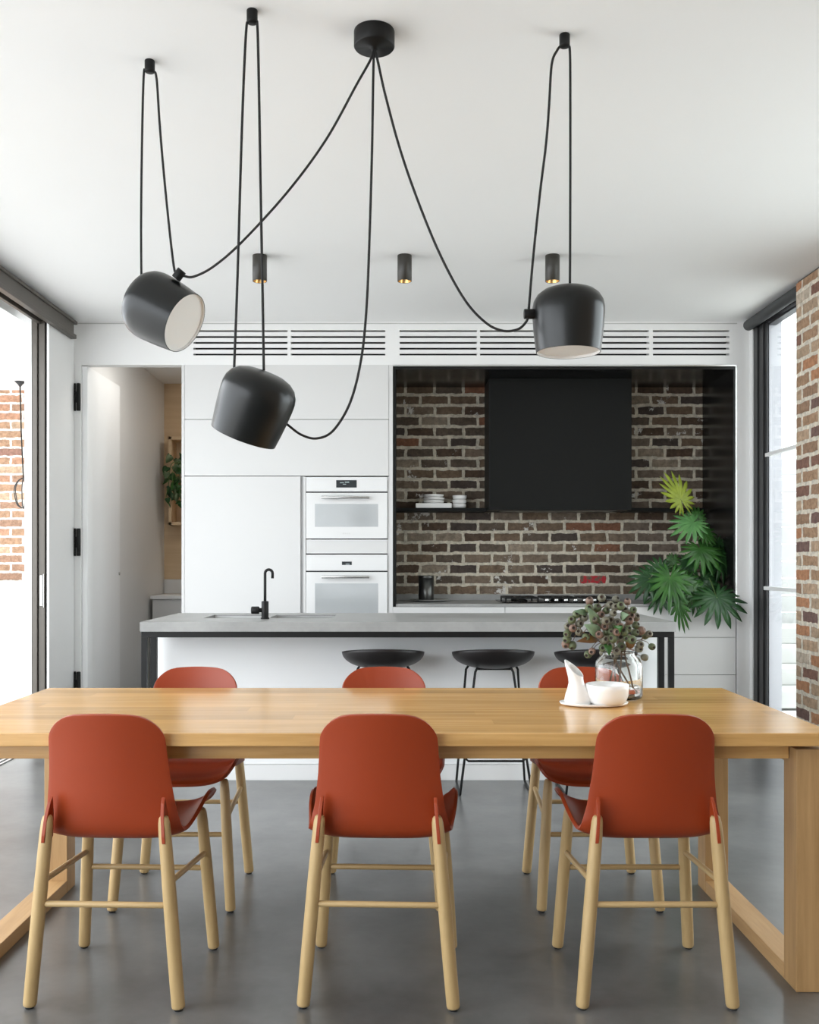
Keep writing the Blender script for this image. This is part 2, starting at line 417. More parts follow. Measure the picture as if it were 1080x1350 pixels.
# glazed door on the right between the two brick piers, beyond the edge of the picture
d3 = bpy.data.objects.new('door_3', None); C.objects.link(d3); d3.location = (2.6, 3.9, 0); d3['kind'] = 'structure'
bm = BM()
for ya, yb in ((2.75, 2.81), (3.87, 3.93), (4.99, 5.05)): box(bm, 2.57, 2.63, ya, yb, 0, 2.9)
box(bm, 2.57, 2.63, 2.81, 4.99, 2.84, 2.96); box(bm, 2.57, 2.63, 2.81, 4.99, 0, 0.05)
obj('door_frame', bm, DKFRAME, d3)
obj('door_pane', B(2.597, 2.603, 2.81, 3.87, 0.05, 2.84), PANE, d3); obj('door_pane', B(2.597, 2.603, 3.93, 4.99, 0.05, 2.84), PANE, d3)
# back wall: white column at the window, bulkhead over door and kitchen
bm = BM(); box(bm, 2.4365, 2.53, YB - 0.005, 7.75, 0, 2.6455); box(bm, 2.5305, 2.62, 6.905, 7.75, 0, H)
struct('wall_corner', bm, WHITE)
bm = BM()
vents = [(255, 379), (383.5, 508), (527, 629), (633, 742), (747, 856), (861, 962)]
sv = F / YB
VZ1, VZ0 = EYE + (VY - 435.2) / sv, EYE + (VY - 468.6) / sv
xs = []
for a, b_ in vents: xs.append(((a - VX) / sv, (b_ - VX) / sv))
XP = (239.5 - VX) / sv
box(bm, -2.42, XP, YB, YB + 0.09, 2.646, H)
box(bm, XP, 2.53, YB, 7.70, VZ1, H)
box(bm, XP, 2.53, YB, 7.70, 2.646, VZ0)
edges = [XP] + [v for ab in xs for v in ab] + [2.53]
for k in range(0, len(edges), 2): box(bm, edges[k], edges[k+1], YB, 7.70, VZ0, VZ1)
struct('wall_back', bm, WHITE)
# thin grey seam strip between ceiling and bulkhead
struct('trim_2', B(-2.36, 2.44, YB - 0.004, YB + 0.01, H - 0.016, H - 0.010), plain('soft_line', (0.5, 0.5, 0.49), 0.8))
where = ['leftmost, above the white pantry cabinet', 'above the two white ovens', 'above the left part of the brick niche',
         'left of centre over the black range hood', 'right of centre over the black range hood', 'rightmost, above the fern-like plant and window corner']
for (x0, x1), w in zip(xs, where):
    t = thing('vent_grille', 'white slotted air vent in the bulkhead, ' + w, 'vent', ((x0 + x1) / 2, YB, VZ0), 0, 'slotted vents in the bulkhead')
    obj('backing', B(x0, x1, YB + 0.075, YB + 0.085, VZ0, VZ1), DARKGAP, t)  # black sheet painted as the shade deep inside the slots
    bm = BM()
    p = (VZ1 - VZ0 - 0.014) / 4
    for k in range(4):
        z = VZ0 + 0.014 + k * p
        box(bm, x0, x1, YB + 0.001, YB + 0.011, z, z + p - 0.014)
    obj('slats', bm, WHITE, t)

# left side: white pocket wall, ceiling track, stacked sliding doors
bm = BM()
box(bm, -2.400, -2.386, 6.47, 7.0, 0, H)
box(bm, -2.548, -2.50, 6.46, 7.2, 0, H)
struct('wall_left', bm, WHITE)
d1 = bpy.data.objects.new('door_1', None); C.objects.link(d1); d1.location = (-2.43, 6.5, 0); d1['kind'] = 'structure'
bm = BM()
box(bm, -2.384, -2.350, YR, 6.86, 2.845, 2.935)
box(bm, -2.40, -2.338, YR, 6.90, 2.92, 2.942)
box(bm, -2.384, -2.342, YR, 6.89, 2.815, 2.845)
box(bm, -2.46, -2.384, YR, 6.46, 2.85, 2.935)
box(bm, -2.46, -2.435, YR, 6.46, 2.82, 2.85)
obj('track', bm, BRONZE, d1, bevel=0.003)
for k, (xa, xb) in enumerate(((-2.497, -2.462), (-2.458, -2.414), (-2.412, -2.403))):
    bm = BM(); box(bm, xa, xb, 6.46 + 0.012 * k, 6.95, 0.01, 2.85)
    s = obj('door_stile', bm, BRONZE if k < 2 else DKFRAME, d1, bevel=0.003)
    if k == 1:
        obj('door_handle', B(-2.447, -2.428, 6.466, 6.473, 0.915, 1.12), SATIN, s, bevel=0.002)
        obj('door_handle', B(-2.424, -2.418, 6.466, 6.473, 0.905, 1.13), SATIN, s, bevel=0.002)
bm = BM(); box(bm, -2.402, -2.4005, 6.475, 6.95, 0.01, 2.82); obj('seal', bm, RUBBER, d1)
bm = BM()
for x in (-2.48, -2.436, -2.40): box(bm, x - 0.008, x + 0.008, YR, 6.47, 0.0, 0.006)
obj('floor_track', bm, STEEL, d1)

# wall behind the viewer
bm = BM()
box(bm, -2.52, 2.75, YR - 0.15, YR, 0, H)
struct('wall_front', bm, WHITE)

# window on the right, beside the kitchen wall
w1 = bpy.data.objects.new('window_1', None); C.objects.link(w1); w1.location = (2.57, 6.4, 0); w1['kind'] = 'structure'
bm = BM()
for ya, yb, xa in ((6.83, 6.90, 2.535), (6.775, 6.822, 2.545), (6.735, 6.768, 2.54), (6.69, 6.728, 2.55)):
    box(bm, xa, 2.568, ya, yb, 0, 2.89)
box(bm, 2.556, 2.568, 6.69, 6.9, 0, 2.89)
obj('window_jamb', bm, DKFRAME, w1, bevel=0.003)
bm = BM(); box(bm, 2.545, 2.62, 5.98, 6.9, 2.895, H); box(bm, 2.56, 2.62, 5.98, 6.90, 2.868, 2.885)
obj('window_head', bm, DKFRAME, w1, bevel=0.003)
obj('window_pane', B(2.560, 2.566, 5.99, 6.69, 0.05, 2.87), PANE, w1)
obj('window_sill', B(2.53, 2.64, 5.98, 6.9, 0.0, 0.05), DKFRAME, w1)
bm = BM(); box(bm, 2.545, 2.58, 5.99, 6.71, 1.948, 1.972); box(bm, 2.545, 2.58, 5.99, 6.75, 1.015, 1.04)
obj('transom', bm, PORC, w1)
bm = BM(); rod(bm, (2.497, 5.985, 2.915), (2.497, 6.90, 2.915), 0.038, n=28, edge=0.004)
t = single('roller_blind', bm, plain('charcoal_blind', (0.05, 0.052, 0.054), 0.6), 'rolled up charcoal blind under the ceiling above the right window', 'blind', (2.497, 6.44, 2.915))

# outside, right: white column of the house, boundary wall of painted boards, pale garden steps
struct('wall_reveal', B(2.5685, 2.66, 6.70, 6.90, 0, H), plain('shaded_white_render', (0.50, 0.50, 0.54), 0.7))  # white column, its shade put into the grey-lilac colour
bm = BM()
for k in range(13): box(bm, 2.7, 6.2, 9.6, 9.68, 0.02 + 0.172 * k, 0.02 + 0.172 * k + 0.160)
single('boundary_fence', bm, plain('fence_paint', (0.42, 0.42, 0.415), 0.7), 'white painted board fence outside the right window', 'fence', (4.4, 9.64, 0))
bm = BM()
for k in range(4): box(bm, 2.85, 5.4, 7.9 + 0.33 * k, 9.55, 0.0 + 0.15 * k, 0.15 * (k + 1) - 0.0)
single('garden_steps', bm, concrete('step_stone', (0.38, 0.38, 0.37), (0.50, 0.50, 0.48), (0.7, 0.85), 2.0), 'pale stone steps outside behind the right window', 'steps', (4.1, 8.7, 0), bevel=0.01)
single('mounted_meter', B(3.33, 3.62, 9.46, 9.6, 1.72, 2.24), plain('grey_box', (0.50, 0.52, 0.50), 0.6), 'grey box fixed high on the white fence outside', 'box', (3.5, 9.5, 1.72), bevel=0.01)
struct('terrace_ground', B(2.75, 14, -12, 16, -0.14, -0.02), TERRACE)

# outside, left: paving and the neighbouring wing with its brick wall
struct('courtyard_ground', B(-16, -2.52, -12, 16, -0.14, -0.02), TERRACE)
struct('front_ground', B(-2.52, 2.75, -14, YR - 0.15, -0.14, -0.02), TERRACE)
struct('wall_courtyard', B(-6.5, -2.66, 9.2, 9.45, -0.02, 2.86), BR_OUT)
struct('ceiling_courtyard', B(-6.5, -2.60, 5.6, 9.45, 2.86, 3.0), CEIL)
t = thing('courtyard_bench', 'white low cupboard below the brick wall outside on the left', 'cupboard', (-4.4, 9.0, -0.02))
obj('body', B(-6.4, -2.68, 8.80, 9.18, -0.02, 0.98), WHITE, t, bevel=0.004)
obj('top', B(-6.4, -2.67, 8.77, 9.18, 0.98, 1.03), WHITE, t, bevel=0.004)
t = thing('cage_pendant', 'thin dark wire pendant hanging before the outdoor brick wall on the left', 'lamp', (-3.53, 8.75, 2.86))
cx, cy = (26.5 - VX) * 8.75 / F, 8.75
bm = BM(); lathe(bm, [(0, 2.86), (0.05, 2.858), (0.02, 2.83), (0.006, 2.81)], 16, Matrix.Translation((cx, cy, 0))); obj('ceiling_cup', bm, DKFRAME, t)
bm = BM(); tube(bm, [(cx, cy, 2.82), (cx + 0.01, cy, 2.4), (cx + 0.03, cy, 1.98)], 0.006); obj('cord', bm, CORD, t)
bm = BM()
for k in range(6):
    a = PI * k / 3
    tube(bm, catmull([(cx + 0.03, cy, 1.98)] + [(cx + 0.03 + r * math.cos(a), cy + r * math.sin(a), z) for r, z in ((0.05, 1.95), (0.085, 1.87), (0.06, 1.74), (0.01, 1.70))], 4), 0.005, 6)
obj('cage', bm, DKFRAME, t)

# ------------------------------------------------------------------ the passage behind the open door
struct('wall_passage', B(-2.42, -2.335, 7.0, 9.4, 0, H), WHITE)
struct('wall_store', B(-2.42, 0.2, 9.4, 9.5, 0, H), PLY)
struct('wall_kitchen', B(-1.585, -1.50, 7.60, 8.2, 0, H), WHITE)
struct('wall_service', B(0.12, 0.2, 7.72, 9.4, 0, H), WHITE)
d2 = bpy.data.objects.new('door_2', None); C.objects.link(d2); d2.location = (-2.345, YB, 0); d2['kind'] = 'structure'
obj('door_leaf', B(-2.334, -2.294, 6.985, 7.785, 0.008, 2.64), CEIL, d2, bevel=0.002)
obj('door_jamb', B(-2.385, -2.336, YB - 0.003, 7.02, 0, 2.646), WHITE, d2, bevel=0.002)
for z in (2.41, 1.355, 0.315):
    bm = BM()
    box(bm, -2.383, -2.372, YB - 0.016, YB - 0.003, z - 0.10, z + 0.10)
    rod(bm, (-2.350, YB - 0.016, z - 0.10), (-2.350, YB - 0.016, z + 0.10), 0.015, n=14, edge=0.005)
    box(bm, -2.374, -2.350, YB - 0.014, YB - 0.006, z - 0.04, z + 0.04)
    obj('hinge', bm, BLACK, d2)
bm = BM(); rod(bm, (-2.293, 7.76, 1.115), (-2.285, 7.76, 1.115), 0.012, n=12); obj('latch', bm, STEEL, d2)
t = thing('laundry_cabinet', 'white low cabinet at the end of the passage', 'cabinet', (-1.9, 9.1, 0))
obj('body', B(-2.30, -0.4, 8.82, 9.395, 0, 0.865), CAB, t, bevel=0.003)
obj('worktop', B(-2.315, -0.4, 8.80, 9.395, 0.868, 0.90), WHITE, t, bevel=0.003)
obj('splashback', B(-2.33, -0.4, 9.375, 9.398, 0.902, 1.04), ENAMEL, t)
t = thing('box_shelf', 'pale plywood box shelf on the timber wall of the passage', 'shelf', (-1.95, 9.3, 1.57))
bm = BM()
x0, x1, z0, z1 = -2.245, -1.66, 1.565, 2.415
box(bm, x0, x1, 9.2, 9.4, z0, z0 + 0.03); box(bm, x0, x1, 9.2, 9.4, z1 - 0.03, z1)
box(bm, x0, x0 + 0.03, 9.2, 9.4, z0, z1); box(bm, x1 - 0.03, x1, 9.2, 9.4, z0, z1); box(bm, x0, x1, 9.2, 9.4, 1.99, 2.015)
obj('case', bm, PLY, t, bevel=0.002)
# trailing plant in the box shelf
def heart_leaf(bm, M, s, mi=0):
    out = [(0, 0), (0.26, -0.12), (0.44, 0.08), (0.42, 0.36), (0.26, 0.68), (0, 1.0), (-0.26, 0.68), (-0.42, 0.36), (-0.44, 0.08), (-0.26, -0.12)]
    vs = [bm.verts.new(M @ Vector((x * s, y * s, -0.35 * s * x * x + -0.25 * s * y * y + 0.10 * s * abs(x)))) for x, y in out]
    c = bm.verts.new(M @ Vector((0, 0.35 * s, -0.03 * s)))
    for k in range(len(vs)):
        f = bm.faces.new((c, vs[k], vs[(k + 1) % len(vs)])); f.smooth = True; f.material_index = mi
t = thing('trailing_plant', 'trailing pothos with mottled leaves in the plywood box shelf', 'plant', (-2.12, 9.17, 2.02))
bm = BM(); lathe(bm, [(0, 2.018), (0.05, 2.018), (0.065, 2.12), (0.06, 2.12), (0, 2.10)], 20, Matrix.Translation((-2.10, 9.29, 0))); obj('pot', bm, WHITE, t)
rl = random.Random(3)
for k in range(46):
    px, py = rl.uniform(220, 243), rl.choice([rl.uniform(597, 632), rl.uniform(632, 663)])
    if py > 632: px = max(216, px - (py - 632) * 0.1)
    p = pt(px, py, 9.12 + rl.uniform(-0.05, 0.06))
    e = Euler((rl.uniform(-2.4, -0.7), rl.uniform(-0.6, 0.6), rl.uniform(-0.9, 0.9)))
    bm = BM(); heart_leaf(bm, Matrix.Translation(p) @ e.to_matrix().to_4x4(), rl.uniform(0.055, 0.085))
    obj('leaf', bm, rl.choice([LEAF_VAR, LEAF_D, LEAF_M]), t, solid=0.001)
for k in range(4):
    a = Vector((-2.11 + 0.02 * k, 9.27, 2.11))
    bm = BM(); tube(bm, catmull([a, a + Vector((0, -0.10, 0.05)), pt(226 + 4 * k, 612, 9.14), pt(222 + 5 * k, 640, 9.13), pt(219 + 6 * k, 655, 9.13)], 5), 0.004, 6); obj('stem', bm, STEMG, t)

# ------------------------------------------------------------------ tall white joinery
def sx(px): return (px - VX) / sv
def sz(py): return EYE + (VY - py) / sv
def front(px0, px1, py0, py1, y=YB, g=0.0015, th=0.02):
    return B(sx(px0) + g, sx(px1) - g, y, y + th, sz(py1) + g, sz(py0) - g)
XL, XE, XN = sx(243), sx(513), sx(518)
struct('trim_3', B(sx(239.5), XL, YB - 0.001, 7.60, 0, 2.645), CAB)         # end panel beside the passage
struct('trim_4', B(XE, XN, YB - 0.004, 7.70, 0, 2.645), CAB)               # end panel beside the niche
for (py0, py1, lab) in ((480.5, 553, 'upper row, right under the vents'), (553, 627.5, 'lower row, resting on ovens and pantry')):
    t = thing('overhead_cabinet', 'wide flat white overhead cupboard, ' + lab, 'cabinet', ((XL + XE) / 2, 7.2, sz(py1)), 0, 'white overhead cupboards')
    obj('body', B(XL + 0.001, XE - 0.001, YB + 0.022, 7.60, sz(py1) + 0.001, sz(py0) - 0.001), plain('carcass', (0.35, 0.35, 0.345), 0.6), t)
    obj('door', front(243, 513, py0, py1, g=0.002), CAB, t, bevel=0.001)
t = thing('pantry_cabinet', 'tall plain white pantry cupboard behind the black tap', 'cabinet', ((XL + sx(398)) / 2, 7.2, 0))
obj('body', B(XL + 0.001, sx(399.8), YB + 0.022, 7.60, 0.0, sz(627.5) - 0.001), plain('carcass', (0.35, 0.35, 0.345), 0.6), t)
obj('door', B(XL + 0.002, sx(396.3), YB, YB + 0.02, 0.10, sz(627.5) - 0.003), CAB, t, bevel=0.001)
obj('handle_channel', B(sx(396.6), sx(399.6), YB + 0.012, YB + 0.03, 0.10, sz(627.5) - 0.003), plain('channel_grey', (0.40, 0.40, 0.40), 0.4), t)
obj('plinth', B(XL + 0.001, sx(399.8), YB + 0.05, YB + 0.065, 0.0, 0.098), WHITE, t)
t = thing('oven_cabinet', 'white tall cabinet housing the two ovens', 'cabinet', ((sx(403) + XE) / 2, 7.2, 0))
bm = BM()
box(bm, sx(400), sx(403), YB, YB + 0.60, 0.1, sz(628.5)); box(bm, sx(511.3), XE - 0.001, YB, YB + 0.60, 0.1, sz(628.5))
box(bm, sx(402.6), sx(511.5), YB + 0.45, YB + 0.60, 0.1, sz(628.5)); box(bm, sx(402.6), sx(511.5), YB + 0.05, YB + 0.60, 0.05, 0.3)
obj('body', bm, CAB, t)
obj('plinth', B(sx(400), XE - 0.001, YB + 0.05, YB + 0.065, 0.0, 0.098), WHITE, t)
obj('filler_panel', front(403.5, 511, 711, 730), CAB, t, bevel=0.001)
obj('drawer', B(sx(403.5), sx(511), YB, YB + 0.02, 0.10, 0.41), CAB, t, bevel=0.001)
def oven(label, y_top, y_door, y_bot, win, disp, loc, badge):
    t = thing('oven', label, 'oven', loc, 0, 'white built-in ovens')
    obj('body', B(sx(404), sx(510.5), YB + 0.03, YB + 0.44, sz(y_bot) + 0.004, sz(y_top) - 0.004), DARKGAP, t)
    p = obj('control_panel', front(403.5, 511, y_top, y_door - 0.6, YB - 0.012, th=0.04), ENAMEL, t, bevel=0.002)
    obj('display', B(sx(disp[0]), sx(disp[2]), YB - 0.0135, YB - 0.011, sz(disp[3]), sz(disp[1])), DISPLAY, p)
    bm = BM()
    for (a, b_, c, d) in ((disp[0] + 5, disp[1] + 3, disp[0] + 10, disp[1] + 3.8), (disp[0] + 11.5, disp[1] + 2.2, disp[0] + 17, disp[1] + 3.2), (disp[0] + 9, disp[1] + 5, disp[0] + 13, disp[1] + 5.6)):
        if c < disp[2]: box(bm, sx(a), sx(c), YB - 0.0142, YB - 0.0133, sz(d), sz(b_))
    if len(bm.verts): obj('readout', bm, plain('display_ink', (0.45, 0.55, 0.55), 0.4), p)
    else: bm.free()
    obj('gap', B(sx(403.6), sx(510.9), YB - 0.002, YB + 0.02, sz(y_door + 0.8), sz(y_door - 0.8)), RUBBER, t)
    dr = obj('door', front(403.5, 511, y_door + 0.6, y_bot, YB - 0.012, th=0.04), ENAMEL, t, bevel=0.002)
    obj('window', B(sx(win[0]), sx(win[2]), YB - 0.0135, YB - 0.010, sz(win[3]), sz(win[1])), OVENGL, dr, bevel=0.0004)
    bm = BM()
    hx0, hx1, hz = sx(424.5), sx(487.5), sz(y_door + 7.2)
    rod(bm, (hx0, YB - 0.05, hz), (hx1, YB - 0.05, hz), 0.011, n=14, edge=0.002)
    for hx in (hx0 + 0.025, hx1 - 0.025): rod(bm, (hx, YB - 0.05, hz), (hx, YB - 0.01, hz), 0.008, n=10)
    obj('handle', bm, SATIN, dr)
    if badge:
        bm = BM()
        for k in range(4): box(bm, sx(452 + 2.6 * k), sx(453.9 + 2.6 * k), YB - 0.0128, YB - 0.0118, sz(704.0), sz(702.6))
        obj('badge', bm, STEEL, dr)
    return t
oven('white compact oven with dark clock, the upper of the two', 628.8, 649, 710.3, (415.5, 664.5, 498.5, 694.5), (443.5, 633.2, 470.5, 643), ((sx(457)), YB, sz(710)), True)
oven('white built-in oven with small clock, the lower of the two', 731, 753.3, 828, (415.5, 769, 498.5, 822), (451, 740.3, 464, 744.8), ((sx(457)), YB, sz(828)), False)

# ------------------------------------------------------------------ the niche
XR = sx(969.5)
struct('wall_niche', B(XN, 2.44, 7.69, 7.74, 0.80, 2.70), BR_NICHE)
NT = sz(483.0)
struct('trim_5', B(XN, XN + 0.022, YB + 0.0, 7.689, 0.885, NT), BLKMATT)
struct('trim_6', B(XN + 0.022, XR - 0.012, YB + 0.0, 7.689, NT - 0.022, NT), BLKGLOS)
struct('trim_7', B(XR - 0.012, XR, YB + 0.0, 7.689, 0.885, NT), BLKGLOS)
struct('trim_8', B(XN, XR + 0.004, YB - 0.006, YB + 0.004, NT, NT + 0.010), SATIN)
struct('trim_9', B(XR, XR + 0.012, YB - 0.006, YB + 0.004, 0.885, NT), SATIN)
t = thing('kitchen_worktop', 'long grey stone worktop along the foot of the brick niche', 'worktop', (1.18, 7.3, 0.885))
obj('slab', B(XN + 0.022, XR - 0.012, YB + 0.006, 7.688, 0.885, 0.905), STONE, t, bevel=0.001)
obj('upstand', B(XN + 0.022, XR - 0.012, 7.66, 7.6885, 0.905, 0.952), STONE, t, bevel=0.001)
t = thing('base_cabinet', 'long white base cabinet with drawers under the grey niche worktop', 'cabinet', (1.18, 7.3, 0))
obj('body', B(XN, 2.432, YB + 0.022, 7.68, 0.10, 0.883), plain('carcass', (0.35, 0.35, 0.345), 0.6), t)
obj('plinth', B(XN, 2.432, YB + 0.05, YB + 0.06, 0.0, 0.098), WHITE, t)
ex = [XN, 0.75, 1.60, 2.432]
for a, b_ in zip(ex, ex[1:]):
    for za, zb in ((0.10, 0.39), (0.39, 0.663), (0.663, 0.884)):
        obj('drawer', B(a + 0.0015, b_ - 0.0015, YB - 0.004, YB + 0.02, za + 0.0015, zb - 0.0015), CAB, t, bevel=0.001)

# hood, shelf
t = thing('range_hood', 'large black box range hood in the middle of the brick niche', 'hood', (1.19, 7.45, 1.607))
hx0, hx1, hy = (639 - VX) * 7.688 / F, (833 - VX) * 7.30 / F, 7.30
hz0 = EYE + (VY - 672) * hy / F
obj('body', B(hx0, hx1, hy, 7.688, hz0, NT - 0.023), BLKMATT, t, bevel=0.002)
obj('filter', B(hx0 + 0.10, hx1 - 0.10, hy + 0.08, 7.64, hz0 - 0.006, hz0 - 0.0005), DKSTEEL, t)
SZ = 1.632
single('wall_shelf', B(XN + 0.023, 2.355, 7.48, 7.688, SZ - 0.028, SZ) if False else
       (lambda bm: (box(bm, XN + 0.023, hx0 - 0.001, 7.46, 7.688, SZ - 0.026, SZ), bm)[1])(BM()), BLKMATT,
       'thin black shelf left of the range hood, holding white tableware', 'shelf', (0.3, 7.6, SZ - 0.026), bevel=0.001)
single('wall_shelf', B(hx1 + 0.001, 2.36, 7.46, 7.688, SZ - 0.026, SZ), BLKMATT,
       'thin empty black shelf right of the range hood', 'shelf', (2.05, 7.6, SZ - 0.026), bevel=0.001)
# white tableware on the shelf
def wx(px, d=7.55): return (px - VX) * d / F
single('serving_tray', B(wx(548), wx(595), 7.47, 7.64, SZ + 0.001, SZ + 0.038), PORC, 'white rectangular tray under stacked bowls on the shelf', 'tray', (wx(571), 7.55, SZ), bevel=0.003)
for k, (dx, lab) in enumerate(((0, 'bottom'), (0.002, 'middle'), (-0.003, 'top'))):
    z = SZ + 0.039 + 0.0235 * k
    bm = BM(); lathe(bm, [(0, 0), (0.055, 0), (0.078, 0.006), (0.084, 0.023), (0.080, 0.022), (0.072, 0.010), (0, 0.006)], 36, Matrix.Translation((wx(572) + dx, 7.555, z)))
    single('bowl', bm, PORC, 'shallow white bowl on the tray, %s of the stack of three' % lab, 'bowl', (wx(572) + dx, 7.555, z), 'white bowls on the shelf')
for k, lab in enumerate(('bottom', 'middle', 'top')):
    z = SZ + 0.001 + 0.034 * k
    bm = BM(); lathe(bm, [(0, 0), (0.040, 0), (0.054, 0.008), (0.057, 0.0335), (0.053, 0.0335), (0.048, 0.012), (0, 0.008)], 32, Matrix.Translation((wx(605.5) + 0.002 * k, 7.55, z)))
    single('cup', bm, PORC, 'small white cup beside the tray, %s of the stack of three' % lab, 'cup', (wx(605.5) + 0.002 * k, 7.55, z), 'white cups on the shelf')
# canister on a grey plate
cxx = (562 - VX) * 7.42 / F
bm = BM(); lathe(bm, [(0, 0.905), (0.09, 0.905), (0.155, 0.918), (0.157, 0.922), (0.09, 0.912), (0, 0.911)], 48, Matrix.Translation((cxx + 0.03, 7.40, 0.0008)))
single('plate', bm, GREYST, 'round grey plate on the niche worktop under a canister', 'plate', (cxx + 0.03, 7.40, 0.9055))
t = thing('canister', 'dark steel canister standing on the grey plate', 'canister', (cxx, 7.40, 0.913))
bm = BM(); lathe(bm, [(0, 0.9135), (0.058, 0.9135), (0.060, 0.917), (0.060, 1.085), (0, 1.085)], 36, Matrix.Translation((cxx, 7.40, 0))); obj('body', bm, DKSTEEL, t)
bm = BM(); lathe(bm, [(0, 1.085), (0.059, 1.085), (0.0605, 1.089), (0.0605, 1.103), (0.058, 1.106), (0, 1.106)], 36, Matrix.Translation((cxx, 7.40, 0))); obj('lid', bm, DKSTEEL, t)
# cooktop
t = thing('cooktop', 'black gas cooktop with silver knobs set in the niche worktop', 'cooktop', (1.19, 7.3, 0.905))
obj('glass_plate', B(0.74, 1.64, 7.08, 7.58, 0.9055, 0.913), BLKGLOS, t, bevel=0.002)
for k, bx in enumerate((0.90, 1.19, 1.48)):
    for by in ((7.24, 7.46) if k != 1 else (7.35,)):
        bm = BM(); lathe(bm, [(0, 0.913), (0.05, 0.913), (0.05, 0.924), (0.035, 0.930), (0, 0.930)], 24, Matrix.Translation((bx, by, 0))); obj('burner', bm, BLKMATT, t)
    bm = BM()
    for dy in (-0.17, 0.0, 0.17): box(bm, bx - 0.125, bx + 0.125, 7.35 + dy - 0.006, 7.35 + dy + 0.006, 0.934, 0.947)
    for dx in (-0.12, -0.04, 0.04, 0.12):
        box(bm, bx + dx - 0.005, bx + dx + 0.005, 7.35 - 0.175, 7.35 + 0.175, 0.934, 0.946)
    for dx in (-0.12, 0.12):
        for dy in (-0.17, 0.17): box(bm, bx + dx - 0.006, bx + dx + 0.006, 7.35 + dy - 0.006, 7.35 + dy + 0.006, 0.913, 0.936)
    obj('grate', bm, BLACK, t, bevel=0.001)
for k in range(6):
    kx = (721 + 12.6 * k - VX) * 7.12 / F
    bm = BM(); lathe(bm, [(0, 0.913), (0.019, 0.913), (0.017, 0.935), (0.015, 0.937), (0, 0.937)], 20, Matrix.Translation((kx, 7.12, 0))); obj('knob', bm, SATIN, t)

# ------------------------------------------------------------------ island
IX0, IX1, IY0, IY1 = -1.364, 1.425, 4.98, 5.85
B1, B2 = (-1.108, -0.795), (-0.742, -0.388)
SY0, SY1 = 5.34, 5.66
bm = BM()
xsn = [IX0, B1[0], B1[1], B2[0], B2[1], IX1]
box(bm, IX0, IX1, IY0, SY0, 0.850, 0.900); box(bm, IX0, IX1, SY1, IY1, 0.850, 0.900)
for k in (0, 2, 4): box(bm, xsn[k], xsn[k+1], SY0, SY1, 0.850, 0.900)
bmesh.ops.remove_doubles(bm, verts=bm.verts, dist=1e-5)
t = thing('kitchen_island', 'long island bench: thick grey stone top on a black steel frame', 'island', (0.03, 5.1, 0))
isl = t
obj('worktop', bm, STONE, t)['label'] = 'thick grey stone top'
t = thing('island_cabinet', 'white panelled cabinet of the kitchen island behind the stools', 'cabinet', (0.03, 5.57, 0))
obj('front_panel', B(-1.362, 1.423, 5.32, 5.34, 0.088, 0.818), CEIL, t, bevel=0.001)
obj('back_panel', B(-1.362, 1.423, 5.80, 5.82, 0.088, 0.845), CAB, t, bevel=0.001)
obj('side_panel', B(-1.362, -1.342, 5.341, 5.799, 0.0, 0.845), CAB, t); obj('side_panel', B(1.403, 1.423, 5.341, 5.799, 0.0, 0.845), CAB, t)
obj('plinth', B(-1.360, 1.421, 5.316, 5.336, 0.0, 0.085), WHITE, t, bevel=0.001)
t = isl
w = 0.028
for (xa, ya) in ((IX0 + 0.004, IY0 + 0.01), (IX1 - 0.004 - w, IY0 + 0.01), (IX0, 5.19), (IX1 - 0.033, 5.19)):
    ww = w if ya < 5.1 else 0.032
    obj('leg', B(xa, xa + ww, ya, ya + ww, 0, 0.819), BLACK, t, bevel=0.001)
obj('front_rail', B(IX0 + 0.004, IX1 - 0.004, IY0 + 0.01, IY0 + 0.01 + w, 0.819, 0.8495), BLACK, t, bevel=0.001)
obj('back_rail', B(IX0, IX1, 5.19, 5.222, 0.819, 0.8495), BLACK, t, bevel=0.001)
for xa in (IX0 + 0.004, IX1 - 0.004 - w):
    obj('side_rail', B(xa, xa + w, IY0 + 0.038, 5.19, 0.819, 0.8495), BLACK, t, bevel=0.001)
t = thing('kitchen_sink', 'double steel sink sunk into the island worktop', 'sink', (-0.75, 5.5, 0.70))
for (xa, xb) in (B1, B2):
    bm = BM(); e = 0.004
    box(bm, xa + e, xb - e, SY0 + e, SY1 - e, 0.70, 0.705)
    box(bm, xa + 0.001, xa + e, SY0 + 0.001, SY1 - 0.001, 0.70, 0.893); box(bm, xb - e, xb - 0.001, SY0 + 0.001, SY1 - 0.001, 0.70, 0.893)
    box(bm, xa + e, xb - e, SY0 + 0.001, SY0 + e, 0.70, 0.893); box(bm, xa + e, xb - e, SY1 - e, SY1 - 0.001, 0.70, 0.893)
    ba = obj('basin', bm, STEEL, t)
    bm = BM(); lathe(bm, [(0, 0.706), (0.035, 0.706), (0.04, 0.7055)], 20, Matrix.Translation(((xa + xb) / 2, 5.5, 0))); obj('drain', bm, DKSTEEL, ba)
fx, fy = (349.5 - VX) * 5.24 / F, 5.24
t = thing('kitchen_tap', 'matt black mixer tap on the island beside the sink', 'tap', (fx, fy, 0.9))
bm = BM(); lathe(bm, [(0, 0.9005), (0.024, 0.9005), (0.024, 0.906), (0.0195, 0.909), (0.0195, 0.995), (0.017, 0.998), (0, 0.998)], 24, Matrix.Translation((fx, fy, 0))); obj('base', bm, BLACK, t)
bm = BM(); P = [(fx, fy, 0.995), (fx, fy, 1.06), (fx, fy, 1.13)]
for k in range(0, 9):
    a = PI - PI * k / 8
    P.append((fx + 0.0205 + 0.0205 * math.cos(a), fy, 1.150 + 0.0205 * math.sin(a)))
P.append((fx + 0.041, fy, 1.122))
tube(bm, P, 0.0078, 12); obj('spout', bm, BLACK, t)
